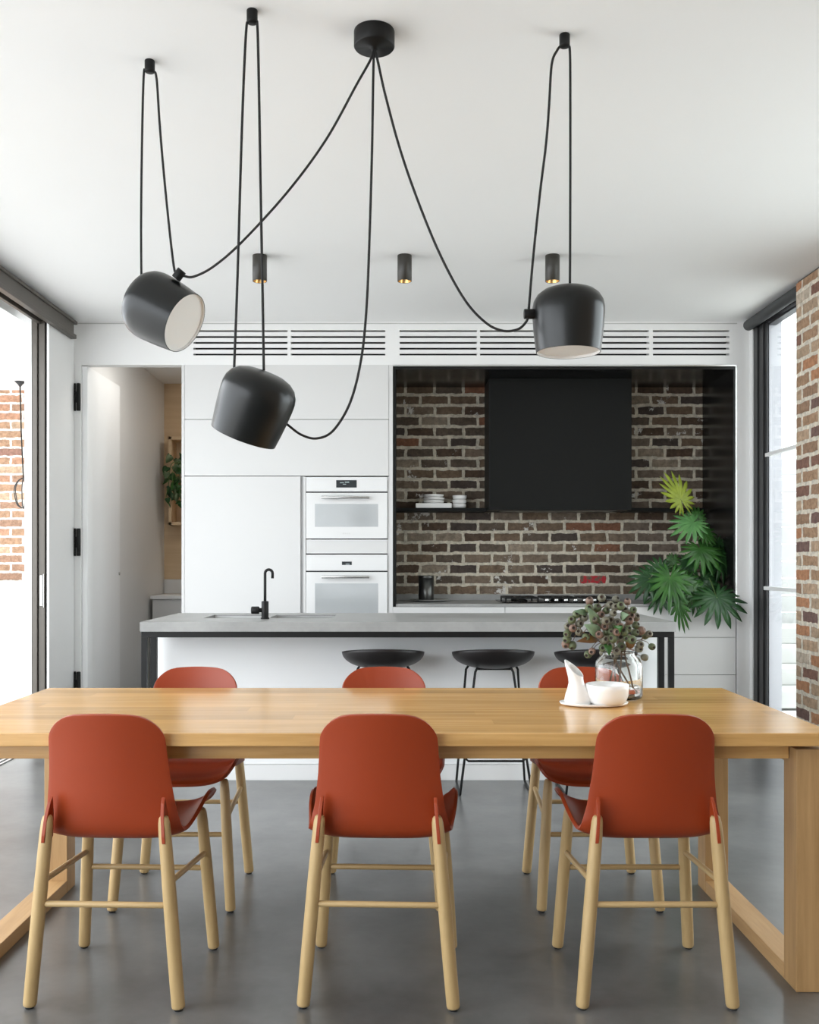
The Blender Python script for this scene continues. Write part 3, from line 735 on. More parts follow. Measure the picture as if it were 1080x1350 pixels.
bm = BM(); rod(bm, (fx - 0.018, fy, 0.948), (fx - 0.032, fy, 0.948), 0.012, n=14); rod(bm, (fx - 0.032, fy, 0.948), (fx - 0.075, fy, 0.948), 0.021, n=20, edge=0.003); obj('lever', bm, BLACK, t)

# ------------------------------------------------------------------ stools at the island (built facing +y, origin on the floor)
def make_stool():
    t = thing('bar_stool', '', 'stool', (0, 0, 0), 0, 'black bar stools at the island')
    bm = BM(); n, m = 48, 14; rings = []
    for i in range(1, m + 1):
        s = i / m; ring = []
        for k in range(n):
            a = 2 * PI * k / n; ca, sa = math.cos(a), math.sin(a)
            sq = (abs(ca) ** 2.6 + abs(sa) ** 2.6) ** (-1 / 2.6)
            back = 0.5 - 0.5 * sa                      # 1 at the rear (-y)
            hgt = 0.060 + 0.058 * back ** 1.1
            rx, ry = 0.221, 0.195
            r = math.sin(s * PI / 2 * 0.98) ** 0.9
            z = 0.645 + hgt * (1 - math.cos(s * PI / 2)) ** 1.15
            ring.append(bm.verts.new((rx * r * ca * (0.93 + 0.07 * sq), ry * r * sa, z)))
        rings.append(ring)
    c = bm.verts.new((0, 0, 0.645))
    for k in range(n): bm.faces.new((c, rings[0][k], rings[0][(k + 1) % n]))
    for a, b_ in zip(rings, rings[1:]):
        for k in range(n): bm.faces.new((a[k], a[(k + 1) % n], b_[(k + 1) % n], b_[k]))
    s = obj('seat', bm, BLKSEAT, t, smooth=True); md = s.modifiers.new('thickness', 'SOLIDIFY'); md.thickness = 0.008; md.offset = -1
    r = 0.0065
    for sg in (-1, 1):
        P = [(sg * 0.088, -0.055, 0.655), (sg * 0.100, -0.062, 0.632), (sg * 0.186, -0.165, 0.012), (sg * 0.186, -0.150, 0.0068), (sg * 0.188, 0.130, 0.0068), (sg * 0.187, 0.148, 0.014), (sg * 0.140, 0.07, 0.632), (sg * 0.122, 0.055, 0.662)]
        Q = []
        for a, b_ in zip(P, P[1:]): Q += [Vector(a).lerp(Vector(b_), u / 3) for u in range(3)]
        Q.append(Vector(P[-1]))
        bm = BM(); tube(bm, Q, r, 10); obj('leg', bm, BLACK, t)
    zf = 0.178; xf = 0.186 - 0.086 * 0.165 / 0.62 - 0.002
    yf = -0.165 + 0.103 * 0.165 / 0.62; yb = 0.148 - 0.078 * 0.164 / 0.618
    bm = BM(); tube(bm, [(-xf + 0.006, yf, zf + 0.04), (-xf + 0.008, yf, zf + 0.010), (-xf + 0.02, yf, zf), (0, yf, zf), (xf - 0.02, yf, zf), (xf - 0.008, yf, zf + 0.010), (xf - 0.006, yf, zf + 0.04)], 0.006, 10); obj('footrest', bm, BLACK, t)
    bm = BM(); tube(bm, [(-0.09, -0.05, 0.647), (0.09, -0.05, 0.647)], 0.006, 8); tube(bm, [(-0.12, 0.055, 0.655), (0.12, 0.055, 0.655)], 0.006, 8); obj('seat_brace', bm, BLACK, t)
    return t
st = make_stool()
for k, (x, lab) in enumerate(((-0.10, 'black shell bar stool at the island, leftmost of the three'),
                              (0.487, 'black shell bar stool at the island, middle of the three'),
                              (1.035, 'black shell bar stool at the island, half hidden behind the gum nut vase'))):
    o = st if k == 0 else copy_tree(st)
    o.location = (x, 5.11, 0); o['label'] = lab

# ------------------------------------------------------------------ dining table
TX0, TX1, TY0, TY1, TZ = -1.33, 1.205, 2.65, 3.60, 0.74
t = thing('dining_table', 'long oak dining table with six terracotta chairs around it', 'table', (-0.06, 3.125, 0))
obj('tabletop', B(TX0, TX1, TY0, TY1, TZ - 0.037, TZ), OAK, t, bevel=0.003, seg=3)
obj('apron', B(-1.22, 1.11, 2.745, 2.772, 0.650, TZ - 0.0375), OAK, t, bevel=0.002)
obj('apron', B(-1.22, 1.11, 3.478, 3.505, 0.650, TZ - 0.0375), OAK, t, bevel=0.002)
for (xa, xb) in ((-1.312, -1.228), (1.113, 1.197)):
    g = 0.0004
    lf = obj('leg_frame', B(xa, xb, 2.70, 2.79, 0.0, 0.686), OAK_Z, t, bevel=0.002)
    obj('post', B(xa, xb, 3.56, 3.65 - 0.05, 0.0, 0.686) if False else B(xa, xb, 3.51, 3.598, 0.0, 0.686), OAK_Z, lf, bevel=0.002)
    obj('foot_rail', B(xa + g, xb - g, 2.79, 3.51, 0.0, 0.045), OAK_Y, lf, bevel=0.002)
    obj('top_rail', B(xa + g, xb - g, 2.79, 3.51, 0.636, 0.685), OAK_Y, lf, bevel=0.002)
    obj('spacer', B(xa + 0.02, xb - 0.02, 2.76, 3.54, 0.685, TZ - 0.0372), BLKMATT, lf)

# ------------------------------------------------------------------ dining chairs (built facing +y, origin on the floor)
def lerp_keys(keys, v):
    for (a, va), (b_, vb) in zip(keys, keys[1:]):
        if v <= b_:
            u = (v - a) / (b_ - a); u = u * u * (3 - 2 * u) if False else u
            return va + (vb - va) * u
    return keys[-1][1]

def make_chair():
    t = thing('dining_chair', '', 'chair', (0, 0, 0), 0, 'terracotta shell chairs around the table')
    prof = catmull([(0, 0.236, 0.444), (0, 0.205, 0.456), (0, 0.12, 0.452), (0, 0.02, 0.442), (0, -0.07, 0.438), (0, -0.122, 0.446), (0, -0.152, 0.474), (0, -0.168, 0.530), (0, -0.184, 0.62), (0, -0.202, 0.71), (0, -0.224, 0.803)], 10)
    # arc length
    S = [0]
    for a, b_ in zip(prof, prof[1:]): S.append(S[-1] + (b_ - a).length)
    L = S[-1]
    def at(s):
        s = min(max(s, 0), L)
        for i in range(len(S) - 1):
            if s <= S[i + 1] + 1e-9:
                u = (s - S[i]) / (S[i + 1] - S[i]); return prof[i].lerp(prof[i + 1], u)
        return prof[-1].copy()
    ws = [(0, 0.215), (0.06, 0.216), (0.14, 0.219), (0.22, 0.218), (0.28, 0.215), (0.335, 0.210), (0.38, 0.205), (0.44, 0.201), (0.50, 0.195), (0.60, 0.178), (0.70, 0.168), (0.80, 0.162), (1, 0.158)]
    from itertools import accumulate
    rows = [0, 0.003, 0.009, 0.018, 0.030, 0.045, 0.06]
    s = 0.078
    while s < L - 0.075: rows.append(s); s += 0.018
    rows += [L - 0.066, L - 0.052, L - 0.038, L - 0.026, L - 0.016, L - 0.008, L - 0.003, L]
    ws = [(a * L / 1.0 if False else a * 0.80, b_) for a, b_ in ws]
    NU = 24
    bm = BM(); grid = []
    for s in rows:
        p = at(s); w_ = lerp_keys(ws, s)
        # rounded corners at both ends of the sheet
        w0 = w_
        rc = 0.080
        if s > L - rc: q = s - (L - rc); w_ -= rc - math.sqrt(max(rc * rc - q * q, 0))
        rf = 0.042
        if s < rf: q = rf - s; w_ -= rf - math.sqrt(max(rf * rf - q * q, 0))
        seat = min(max((0.47 - s) / 0.14, 0), 1); seat = seat * seat * (3 - 2 * seat)
        fr = min(s / 0.16, 1.0); fr = fr * fr * (3 - 2 * fr)
        top = min(max((s - (L - 0.16)) / 0.16, 0), 1) ** 2
        row = []
        for k in range(NU + 1):
            u = -1 + 2 * k / NU
            q = w_ * u / w0
            e = abs(q) ** 4.2
            bk = min(max((0.36 - s) / 0.20, 0), 1); bk = bk * bk * (3 - 2 * bk)
            z = p.z + seat * (0.026 + 0.024 * bk + 0.022 * fr * bk) * e - 0.013 * top * q * q
            y = p.y + (1 - seat) * 0.030 * q * q - seat * (1 - fr) * 0.018 * q * q
            row.append(bm.verts.new((w_ * u * (1 + seat * 0.05 * (1 - abs(q) ** 3)), y, z)))
        grid.append(row)
    for a, b_ in zip(grid, grid[1:]):
        for k in range(NU): bm.faces.new((a[k], a[k + 1], b_[k + 1], b_[k]))
    bmesh.ops.recalc_face_normals(bm, faces=bm.faces)
    sh = obj('seat_shell', bm, TERRA, t, smooth=True)
    md = sh.modifiers.new('thickness', 'SOLIDIFY'); md.thickness = 0.011; md.offset = 0.0
    b2 = sh.modifiers.new('edge', 'BEVEL'); b2.width = 0.004; b2.segments = 3; b2.limit_method = 'ANGLE'; b2.angle_limit = math.radians(50)
    for sg in (-1, 1):
        # fin of the shell sitting in the forked top of the rear leg
        bm = BM()
        P = [(-0.178, 0.570), (-0.190, 0.556), (-0.206, 0.520), (-0.2135, 0.470), (-0.2130, 0.452), (-0.205, 0.446), (-0.150, 0.452), (-0.160, 0.52)]
        va, vb = [], []
        for (y, z) in P:
            xo = sg * (0.160 + (0.52 - z) * 0.086)
            va.append(bm.verts.new((xo - 0.0048, y, z))); vb.append(bm.verts.new((xo + 0.0048, y, z)))
        bm.faces.new(va); bm.faces.new(list(reversed(vb)))
        for k in range(len(P)):
            k2 = (k + 1) % len(P); bm.faces.new((va[k], vb[k], vb[k2], va[k2]))
        obj('fin', bm, TERRA, t, bevel=0.0015)
        for (foot, top, r) in (((sg * 0.2045, -0.205, 0.006), (sg * 0.160, -0.192, 0.522), 0.0182), ((sg * 0.2055, 0.205, 0.006), (sg * 0.176, 0.165, 0.452), 0.0178)):
            bm = BM(); a, b_ = Vector(foot), Vector(top); LL = (b_ - a).length
            fr = [0, 0.004, 0.012, 0.3, 0.6, 0.90, 0.965, 0.99, 1.0]
            rr = [0.86, 0.95, 1.0, 1.04, 1.03, 0.94, 0.86, 0.72, 0.5]
            tube(bm, [a.lerp(b_, f) for f in fr], [r * q for q in rr], 20)
            lg = obj('leg', bm, ASH, t)
            bm = BM(); rod(bm, (foot[0], foot[1], 0.0), (foot[0], foot[1], 0.007), 0.0115, n=16); obj('foot_pad', bm, RUBBER, lg)
    def legx(rear, z): return 0.2045 + (0.160 - 0.2045) * z / 0.522 if rear else 0.2055 + (0.176 - 0.2055) * z / 0.452
    def legy(rear, z): return -0.205 + 0.013 * z / 0.522 if rear else 0.205 - 0.04 * z / 0.452
    for (rear, z) in ((True, 0.281), (False, 0.262)):
        bm = BM(); x = legx(rear, z) - 0.008; y = legy(rear, z)
        tube(bm, [(-x, y, z), (-x * 0.92, y, z), (x * 0.92, y, z), (x, y, z)], [0.006, 0.0085, 0.0085, 0.006], 14); obj('stretcher', bm, wood_x, t)
    for sg in (-1, 1):
        a = Vector((sg * legx(True, 0.340), legy(True, 0.340), 0.340)); b_ = Vector((sg * legx(False, 0.312), legy(False, 0.312), 0.312))
        bm = BM(); tube(bm, [a, a.lerp(b_, 0.08), a.lerp(b_, 0.92), b_], [0.006, 0.0085, 0.0085, 0.006], 14); obj('stretcher', bm, wood_y, t)
    return t
wood_x = wood('ash_rail', (0.37, 0.25, 0.105), (0.54, 0.38, 0.185), 'X', rough=0.45)
wood_y = wood('ash_side_rail', (0.37, 0.25, 0.105), (0.54, 0.38, 0.185), 'Y', rough=0.45)
ch = make_chair()
spots = [(-0.803, 2.806, -2.0, 'terracotta chair on the near side of the table, leftmost, back to the viewer'),
         (-0.057, 2.806, -2.2, 'terracotta chair on the near side of the table, middle, back to the viewer'),
         (0.695, 2.806, 0.0, 'terracotta chair on the near side of the table, rightmost, below the white tableware'),
         (-0.800, 3.525, 180.0, 'terracotta chair on the far side of the table, leftmost, facing the viewer'),
         (-0.070, 3.525, 180.0, 'terracotta chair on the far side of the table, middle, facing the viewer'),
         (0.690, 3.525, 180.0, 'terracotta chair on the far side of the table, behind the vase and jug')]
for k, (x, y, a, lab) in enumerate(spots):
    o = ch if k == 0 else copy_tree(ch)
    o.location = (x, y, 0); o.rotation_euler = (0, 0, math.radians(a)); o['label'] = lab

# ------------------------------------------------------------------ on the table
vx, vy = (816 - VX) * 3.33 / F, 3.33
bm = BM()
outer = [(0, 0.7405), (0.070, 0.7405), (0.079, 0.745), (0.0815, 0.755), (0.0815, 0.850), (0.079, 0.866), (0.068, 0.882), (0.056, 0.891), (0.0535, 0.898), (0.0555, 0.905), (0.0555, 0.908)]
inner = [(0.0525, 0.908), (0.0505, 0.898), (0.053, 0.889), (0.065, 0.879), (0.0755, 0.864), (0.078, 0.849), (0.078, 0.757), (0.074, 0.751), (0, 0.750)]
lathe(bm, outer + inner, 56, Matrix.Translation((vx, vy, 0)))
t = thing('glass_vase', 'clear glass jar vase holding the gum nut branches on the table', 'vase', (vx, vy, 0.74))
obj('jar', bm, GLASS, t)
bm = BM(); lathe(bm, [(0, 0.7505), (0.0735, 0.7512), (0.0776, 0.757), (0.0776, 0.776), (0, 0.776)], 48, Matrix.Translation((vx, vy, 0))); obj('water', bm, WATER, t)

# gum nut branches: five cut branches standing in the vase
nutpx = [(345,195),(440,170),(550,180),(505,225),(405,250),(590,235),(645,200),(690,265),(630,275),(435,300),(530,290),(710,315),(620,325),(500,350),
 (300,325),(240,300),(205,345),(265,375),(212,410),(260,440),(175,395),(170,450),(168,495),(155,535),(208,545),(395,400),(465,395),(515,440),(565,360),
 (585,400),(650,415),(710,385),(750,430),(705,445),(600,485),(640,490),(530,490),(460,500),(315,480),(450,565),(510,545),(595,555),(365,590),(335,615),
 (545,630),(745,540),(735,570),(815,455),(838,555),(780,640),(560,590),(470,350),(660,350),(480,440),(380,340),(340,255),(545,245),(475,270),(670,310),
 (560,440),(620,440),(420,460),(680,500),(350,410)]
rn = random.Random(11)
def nut_bm():
    bm = BM()
    lathe(bm, [(0, -0.0135), (0.006, -0.0128), (0.0105, -0.008), (0.0125, 0.0), (0.0118, 0.006), (0.0085, 0.0105), (0.0055, 0.0125), (0.0050, 0.0118)], 14)
    lathe(bm, [(0.0052, 0.0120), (0.0030, 0.0095), (0, 0.0090)], 14, mi=1)
    return bm
nut_me = {}
tips = [((225, 420), 'leaning far left, its nuts low over the jug'), ((390, 290), 'upright left of centre with pale leaves'), ((530, 320), 'in the middle of the vase, tallest'),
        ((650, 330), 'upright right of centre'), ((760, 500), 'leaning far right with drooping nuts')]
branches = []
neck = Vector((vx, vy, 0.905))
for k, ((tx, ty), lab) in enumerate(tips):
    b_ = thing('gum_nut_branch', 'gum nut branch in the vase, ' + lab, 'branch', (vx, vy, 0.7405), 0, 'gum nut branches in the vase')
    tip = pt(720 + tx / 6, 760 + ty / 6, 3.33 + rn.uniform(-0.02, 0.05))
    a = 2 * PI * k / 5 + 0.5
    foot = Vector((vx + 0.05 * math.cos(a) + 0.01, vy + 0.045 * math.sin(a), 0.757))
    nk = neck + Vector(((tip.x - vx) * 0.20, 0.02 * math.sin(a), 0))
    P = catmull([foot, foot.lerp(nk, 0.5) + Vector((0, 0, 0.0)), nk, nk.lerp(tip, 0.5) + Vector((0, 0, 0.012)), tip], 6)
    bm = BM(); tube(bm, P, [0.0034 - 0.0016 * i / (len(P) - 1) for i in range(len(P))], 8)
    branches.append((b_, bm, P, tip))
allnuts = [(720 + x / 6, 760 + y / 6, None) for x, y in nutpx]
cxn, cyn = 805, 835
nutobjs = []
for (px, py, _) in allnuts:
    r2 = ((px - cxn) / 66) ** 2 + ((py - cyn) / 52) ** 2
    d = vy - 0.075 * math.sqrt(max(0, 1 - min(r2, 1))) + rn.uniform(-0.02, 0.02)
    p = pt(px, py, d)
    nutobjs.append(p)
for _ in range(26):   # nuts on the far side of the bunch
    a = rn.uniform(0, 2 * PI); q = rn.uniform(0, 0.85)
    px, py = cxn + 58 * q * math.cos(a), cyn - 5 + 40 * q * math.sin(a)
    nutobjs.append(pt(px, py, vy + 0.02 + rn.uniform(0, 0.06)))
ctr = pt(cxn, cyn + 15, vy)
for p in nutobjs:
    best = min(branches, key=lambda q: min((v - p).length for v in q[2][-13:]))
    node = min(best[2][-14:], key=lambda v: (v - p).length + 0.3 * max(0, v.z - p.z))
    out = (p - node); out = out.normalized() if out.length > 1e-3 else Vector((0, -1, 0.3))
    ax = (out + Vector((rn.uniform(-.4, .4), rn.uniform(-0.9, 0.1), rn.uniform(-.2, .4)))).normalized()
    mat = rn.choice([NUT_A, NUT_A, NUT_B, NUT_B, NUT_C])
    if mat.name not in nut_me:
        o = obj('gum_nut', nut_bm(), [mat, NUTHOLE], best[0], world=False, smooth=True); nut_me[mat.name] = o
    else:
        o = nut_me[mat.name].copy(); C.objects.link(o); o.parent = best[0]
    o.location = p - best[0].location
    o.rotation_euler = axis_matrix(Vector(), ax).to_euler()
    o.scale = [rn.uniform(0.98, 1.25)] * 3
    tube(best[1], catmull([node, node.lerp(p, 0.55) + Vector((0, 0, 0.006)), p - ax * 0.011], 4), 0.0011, 6)
for b_, bm, P, tip in branches: obj('stem', bm, TWIG, b_)
def gum_leaf(br, base, tip, width, mat, curl=0.01):
    bm = BM(); a, c = Vector(base), Vector(tip); ax = (c - a); n = 8
    side = ax.cross(Vector((0, -1, 0.35))).normalized(); up = side.cross(ax).normalized()
    L_, M_, R_ = [], [], []
    for i in range(n + 1):
        s = i / n; w_ = width * math.sin(PI * s ** 0.8) * 0.5 + 0.0004
        q = a + ax * s + up * curl * math.sin(PI * s)
        L_.append(bm.verts.new(q - side * w_ + up * w_ * 0.25)); M_.append(bm.verts.new(q)); R_.append(bm.verts.new(q + side * w_ + up * w_ * 0.25))
    for i in range(n):
        bm.faces.new((L_[i], L_[i+1], M_[i+1], M_[i])); bm.faces.new((M_[i], M_[i+1], R_[i+1], R_[i]))
    obj('leaf', bm, mat, br, solid=0.0008, smooth=True)
def gp(x, y, d=3.24): return pt(720 + x / 6, 760 + y / 6, d)
gum_leaf(branches[1][0], gp(400, 400, 3.27), gp(328, 240, 3.24), 0.036, LEAF_GUM)
gum_leaf(branches[1][0], gp(430, 470, 3.26), gp(300, 380, 3.24), 0.042, LEAF_GUM)
gum_leaf(branches[0][0], gp(420, 500, 3.27), gp(240, 515, 3.23), 0.026, LEAF_BR)
gum_leaf(branches[4][0], gp(640, 560, 3.27), gp(720, 490, 3.24), 0.030, LEAF_BR)
gum_leaf(branches[2][0], gp(480, 520, 3.26), gp(500, 630, 3.23), 0.026, LEAF_M)
gum_leaf(branches[3][0], gp(600, 330, 3.26), gp(660, 300, 3.22), 0.030, LEAF_GUM)
gum_leaf(branches[2][0], gp(560, 430, 3.25), gp(610, 390, 3.22), 0.032, LEAF_M)
gum_leaf(branches[0][0], gp(330, 300, 3.28), gp(220, 275, 3.26), 0.022, LEAF_GUM)

# oval tray, jug, bowl
tc = Vector(((783 - VX) * 3.17 / F, 3.17, 0.7405))
bm = BM(); M = Matrix.Translation(tc) @ Matrix.Diagonal((1.45, 0.95, 1, 1))
lathe(bm, [(0, 0), (0.062, 0), (0.076, 0.004), (0.0785, 0.011), (0.0770, 0.0115), (0.072, 0.007), (0.055, 0.004), (0, 0.004)], 56, M)
single('serving_dish', bm, PORC, 'low white oval dish on the table under jug and bowl', 'dish', tc)
jx, jy, jz = (763 - VX) * 3.17 / F - 0.004, 3.16, 0.7450
t = thing('milk_jug', 'white porcelain jug with a tall slanted spout, left of the bowl', 'jug', (jx, jy, jz))
bm = BM(); n = 40; rings = []
keys = [(0, 0.038, 0, 0), (0.004, 0.043, 0, 0), (0.018, 0.044, 0, 0), (0.036, 0.039, -0.001, 0), (0.054, 0.031, -0.003, 0), (0.070, 0.0255, -0.005, 0.0), (0.084, 0.0245, -0.007, 0.06), (0.097, 0.0265, -0.009, 0.25), (0.108, 0.0285, -0.011, 0.55), (0.116, 0.0290, -0.012, 0.80)]
for (z, r, ox, tilt) in keys:
    ring = []
    for k in range(n):
        a = 2 * PI * k / n; ca, sa = math.cos(a), math.sin(a)
        sp = max(0, -ca) ** 3
        x = ox + r * ca - 0.004 * sp * tilt / 0.8
        zz = z - tilt * r * ca * 0.85 + 0.010 * sp * tilt + 0.016 * tilt * sa
        ring.append(bm.verts.new((jx + x, jy + r * sa * (1 - 0.18 * tilt), jz + zz)))
    rings.append(ring)
for a, b_ in zip(rings, rings[1:]):
    for k in range(n): bm.faces.new((a[k], a[(k+1) % n], b_[(k+1) % n], b_[k]))
bm.faces.new(list(reversed(rings[0])))
o = obj('body', bm, PORC, t, smooth=True); md = o.modifiers.new('thickness', 'SOLIDIFY'); md.thickness = 0.0035; md.offset = -1
bx, by = (800 - VX) * 3.16 / F, 3.15
bm = BM(); lathe(bm, [(0, 0.7462), (0.046, 0.7462), (0.0525, 0.749), (0.0605, 0.757), (0.0672, 0.775), (0.0698, 0.797), (0.0705, 0.812), (0.0680, 0.813), (0.066, 0.800), (0.061, 0.780), (0.050, 0.758), (0, 0.753)], 56, Matrix.Translation((bx, by, 0)))
single('sugar_bowl', bm, PORC, 'round white porcelain bowl in front of the glass vase', 'bowl', (bx, by, 0.746))

# ------------------------------------------------------------------ pendants
can = Vector(((493.5 - VX) * 3.15 / F, 3.15, H))
bm = BM(); lathe(bm, [(0, 0), (0.066, 0), (0.067, -0.003), (0.067, -0.050), (0.064, -0.054), (0.012, -0.054), (0.010, -0.062), (0, -0.063)], 48, Matrix.Translation(can))
single('ceiling_canopy', bm, BLACK, 'round black ceiling canopy from which three pendant cords fan out', 'canopy', can)
shade_out = [(0, 0.217), (0.03, 0.2165), (0.060, 0.213), (0.085, 0.204), (0.104, 0.189), (0.1155, 0.169), (0.1195, 0.148), (0.1195, 0.125), (0.1165, 0.080), (0.112, 0.040), (0.1065, 0.0)]
shade_in = [(0.1045, 0.0), (0.1045, 0.006)]
def pendant(label, rim_px, d, ratio, img_dir, hook_px, hook_d, strands, knob, swag, top_ring=False):
    p = pt(*rim_px, d)
    v = (Vector((0, 0, EYE)) - p).normalized()
    if img_dir == 'down': ax = Vector((0, 0, -1))
    else:
        e = Vector((img_dir[0], 0, -img_dir[1])).normalized(); e = (e - e.dot(v) * v).normalized()
        ax = (ratio * v + math.sqrt(1 - ratio * ratio) * e).normalized()
    M = axis_matrix(p, -ax)
    t = thing('pendant_lamp', label, 'lamp', p, 0, 'black pendant lamps over the table')
    bm = BM(); lathe(bm, shade_out, 64, M)
    lathe(bm, [(0.1065, 0), (0.1050, -0.0008), (0.1040, 0.0)], 64, M); lathe(bm, [(0.1040, 0.0), (0.1035, 0.012)], 64, M, mi=1)
    s = obj('shade', bm, [LAMPBLK, DIFF], t)
    bm = BM(); lathe(bm, [(0, 0.010), (0.05, 0.0095), (0.1036, 0.009)], 48, M); lathe(bm, [(0, 0.013), (0.1036, 0.013)], 48, M); obj('diffuser', bm, DIFF, s)
    hk = pt(*hook_px, hook_d); hk.z = H
    bm = BM(); lathe(bm, [(0, 0), (0.0165, 0), (0.0175, -0.002), (0.0175, -0.036), (0.016, -0.040), (0, -0.040)], 24, Matrix.Translation(hk)); obj('ceiling_hook', bm, BLACK, t)
    bm = BM()
    # loop over the hook joins the two strands
    L_, R_ = strands
    top = [hk + Vector((-0.012, 0, -0.037)), hk + Vector((0, 0, -0.030)), hk + Vector((0.012, 0, -0.037))]
    path = list(reversed(L_)) + top + R_
    tube(bm, catmull(path, 6), 0.0042, 8); tube(bm, catmull(swag, 10), 0.0042, 8)
    obj('cord', bm, CORD, t)
    if knob:
        kp, kd, kr, kl = knob
        bm = BM(); rod(bm, kp - kd * kl / 2, kp + kd * kl / 2, kr, n=20, edge=0.002); obj('cord_clip', bm, BLACK, t)
    if top_ring:
        bm = BM(); q = R_[-1]
        lathe(bm, [(0.004, 0.0), (0.013, 0.0), (0.014, 0.003), (0.011, 0.006), (0.004, 0.006)], 20, axis_matrix(q - (-ax) * 0.004, -ax)); obj('grommet', bm, BLACK, t)
    return t, M
# left lamp, turned towards the viewer
d = 3.33
pendant('black pendant lamp turned to show its white opening, leftmost of three', (244, 426), d - 0.04, 0.53, (0.883, 0.469), (197.5, 80), 3.335,
    ([pt(189.5, 100, 3.335), pt(187, 200, 3.335), pt(186, 300, 3.335), pt(186.5, 376, 3.36)],
     [pt(206.5, 104, 3.335), pt(211, 170, 3.32), pt(219, 260, 3.30), pt(229, 350, 3.27), pt(234, 360, 3.27)]),
    (pt(236, 362, 3.27), Vector((0.62, -0.1, 0.75)).normalized(), 0.0165, 0.036),
    [pt(493, 66, 3.15), pt(488, 80, 3.15), pt(470, 112, 3.16), pt(430, 184, 3.18), pt(380, 252, 3.20), pt(320, 318, 3.23), pt(282, 351, 3.25), pt(256, 364.5, 3.26), pt(243, 364, 3.27), pt(237, 362, 3.27)])
# middle lamp, turned away
pendant('black pendant lamp hanging lowest, tilted left with its back to the viewer', (321, 575), 3.06, -0.17, (-0.335, 0.942), (332.5, 15), 3.03,
    ([pt(325, 36, 3.03), pt(322, 90, 3.03), pt(318, 200, 3.03), pt(313, 370, 3.04), pt(308, 505, 3.06)],
     [pt(339.5, 36, 3.03), pt(341.5, 120, 3.03), pt(344, 270, 3.03), pt(346.5, 400, 3.03), pt(348, 499, 3.05)]),
    None,
    [pt(493, 66, 3.15), pt(492, 110, 3.15), pt(490.5, 200, 3.15), pt(487, 320, 3.15), pt(483, 410, 3.14), pt(476, 475, 3.13), pt(462, 530, 3.12), pt(440, 567, 3.11), pt(418, 578, 3.10), pt(397, 573, 3.09), pt(378, 559, 3.08)], top_ring=True)
# right lamp, straight down
pendant('black pendant lamp hanging straight down, rightmost of three', (749.5, 464.5), 3.19, 0, 'down', (744.5, 47), 3.17,
    ([pt(735, 66, 3.17), pt(727.5, 85, 3.17), pt(724, 140, 3.17), pt(720, 190, 3.17), pt(712, 255, 3.17), pt(703, 340, 3.17), pt(697.5, 405, 3.17), pt(697, 414, 3.17)],
     [pt(751.5, 68, 3.17), pt(752, 120, 3.17), pt(752, 250, 3.18), pt(751.5, 384, 3.19)]),
    (pt(698, 414, 3.175), Vector((1, 0, 0)), 0.0165, 0.036),
    [pt(494, 66, 3.15), pt(498, 80, 3.15), pt(508, 125, 3.15), pt(527, 195, 3.15), pt(550, 262, 3.16), pt(580, 335, 3.16), pt(612, 394, 3.16), pt(640, 425, 3.17), pt(663, 436, 3.17), pt(683, 434, 3.17), pt(694, 424, 3.17), pt(697, 414, 3.17)])

# three surface spots over the island
for k, (px, lab) in enumerate(((342.5, 'leftmost, behind the cords of the lowest pendant'), (533.5, 'middle, right of the fanned cords'), (728.5, 'rightmost, above the straight pendant'))):
    q = Vector(((px - VX) * 5.46 / F, 5.46, H))
    t = thing('ceiling_spotlight', 'short black cylinder spotlight on the ceiling, ' + lab, 'light', q, 0, 'black cylinder spotlights on the ceiling')
    bm = BM(); M = Matrix.Translation(q)
    lathe(bm, [(0, 0), (0.040, 0), (0.041, -0.002), (0.041, -0.147), (0.0385, -0.148), (0.037, -0.146)], 40, M); obj('housing', bm, plain('spot_black', (0.03, 0.027, 0.022), 0.4), t)
    bm = BM(); lathe(bm, [(0.037, -0.146), (0.032, -0.120), (0.018, -0.100), (0, -0.098)], 40, M); obj('reflector', bm, GOLD, t)

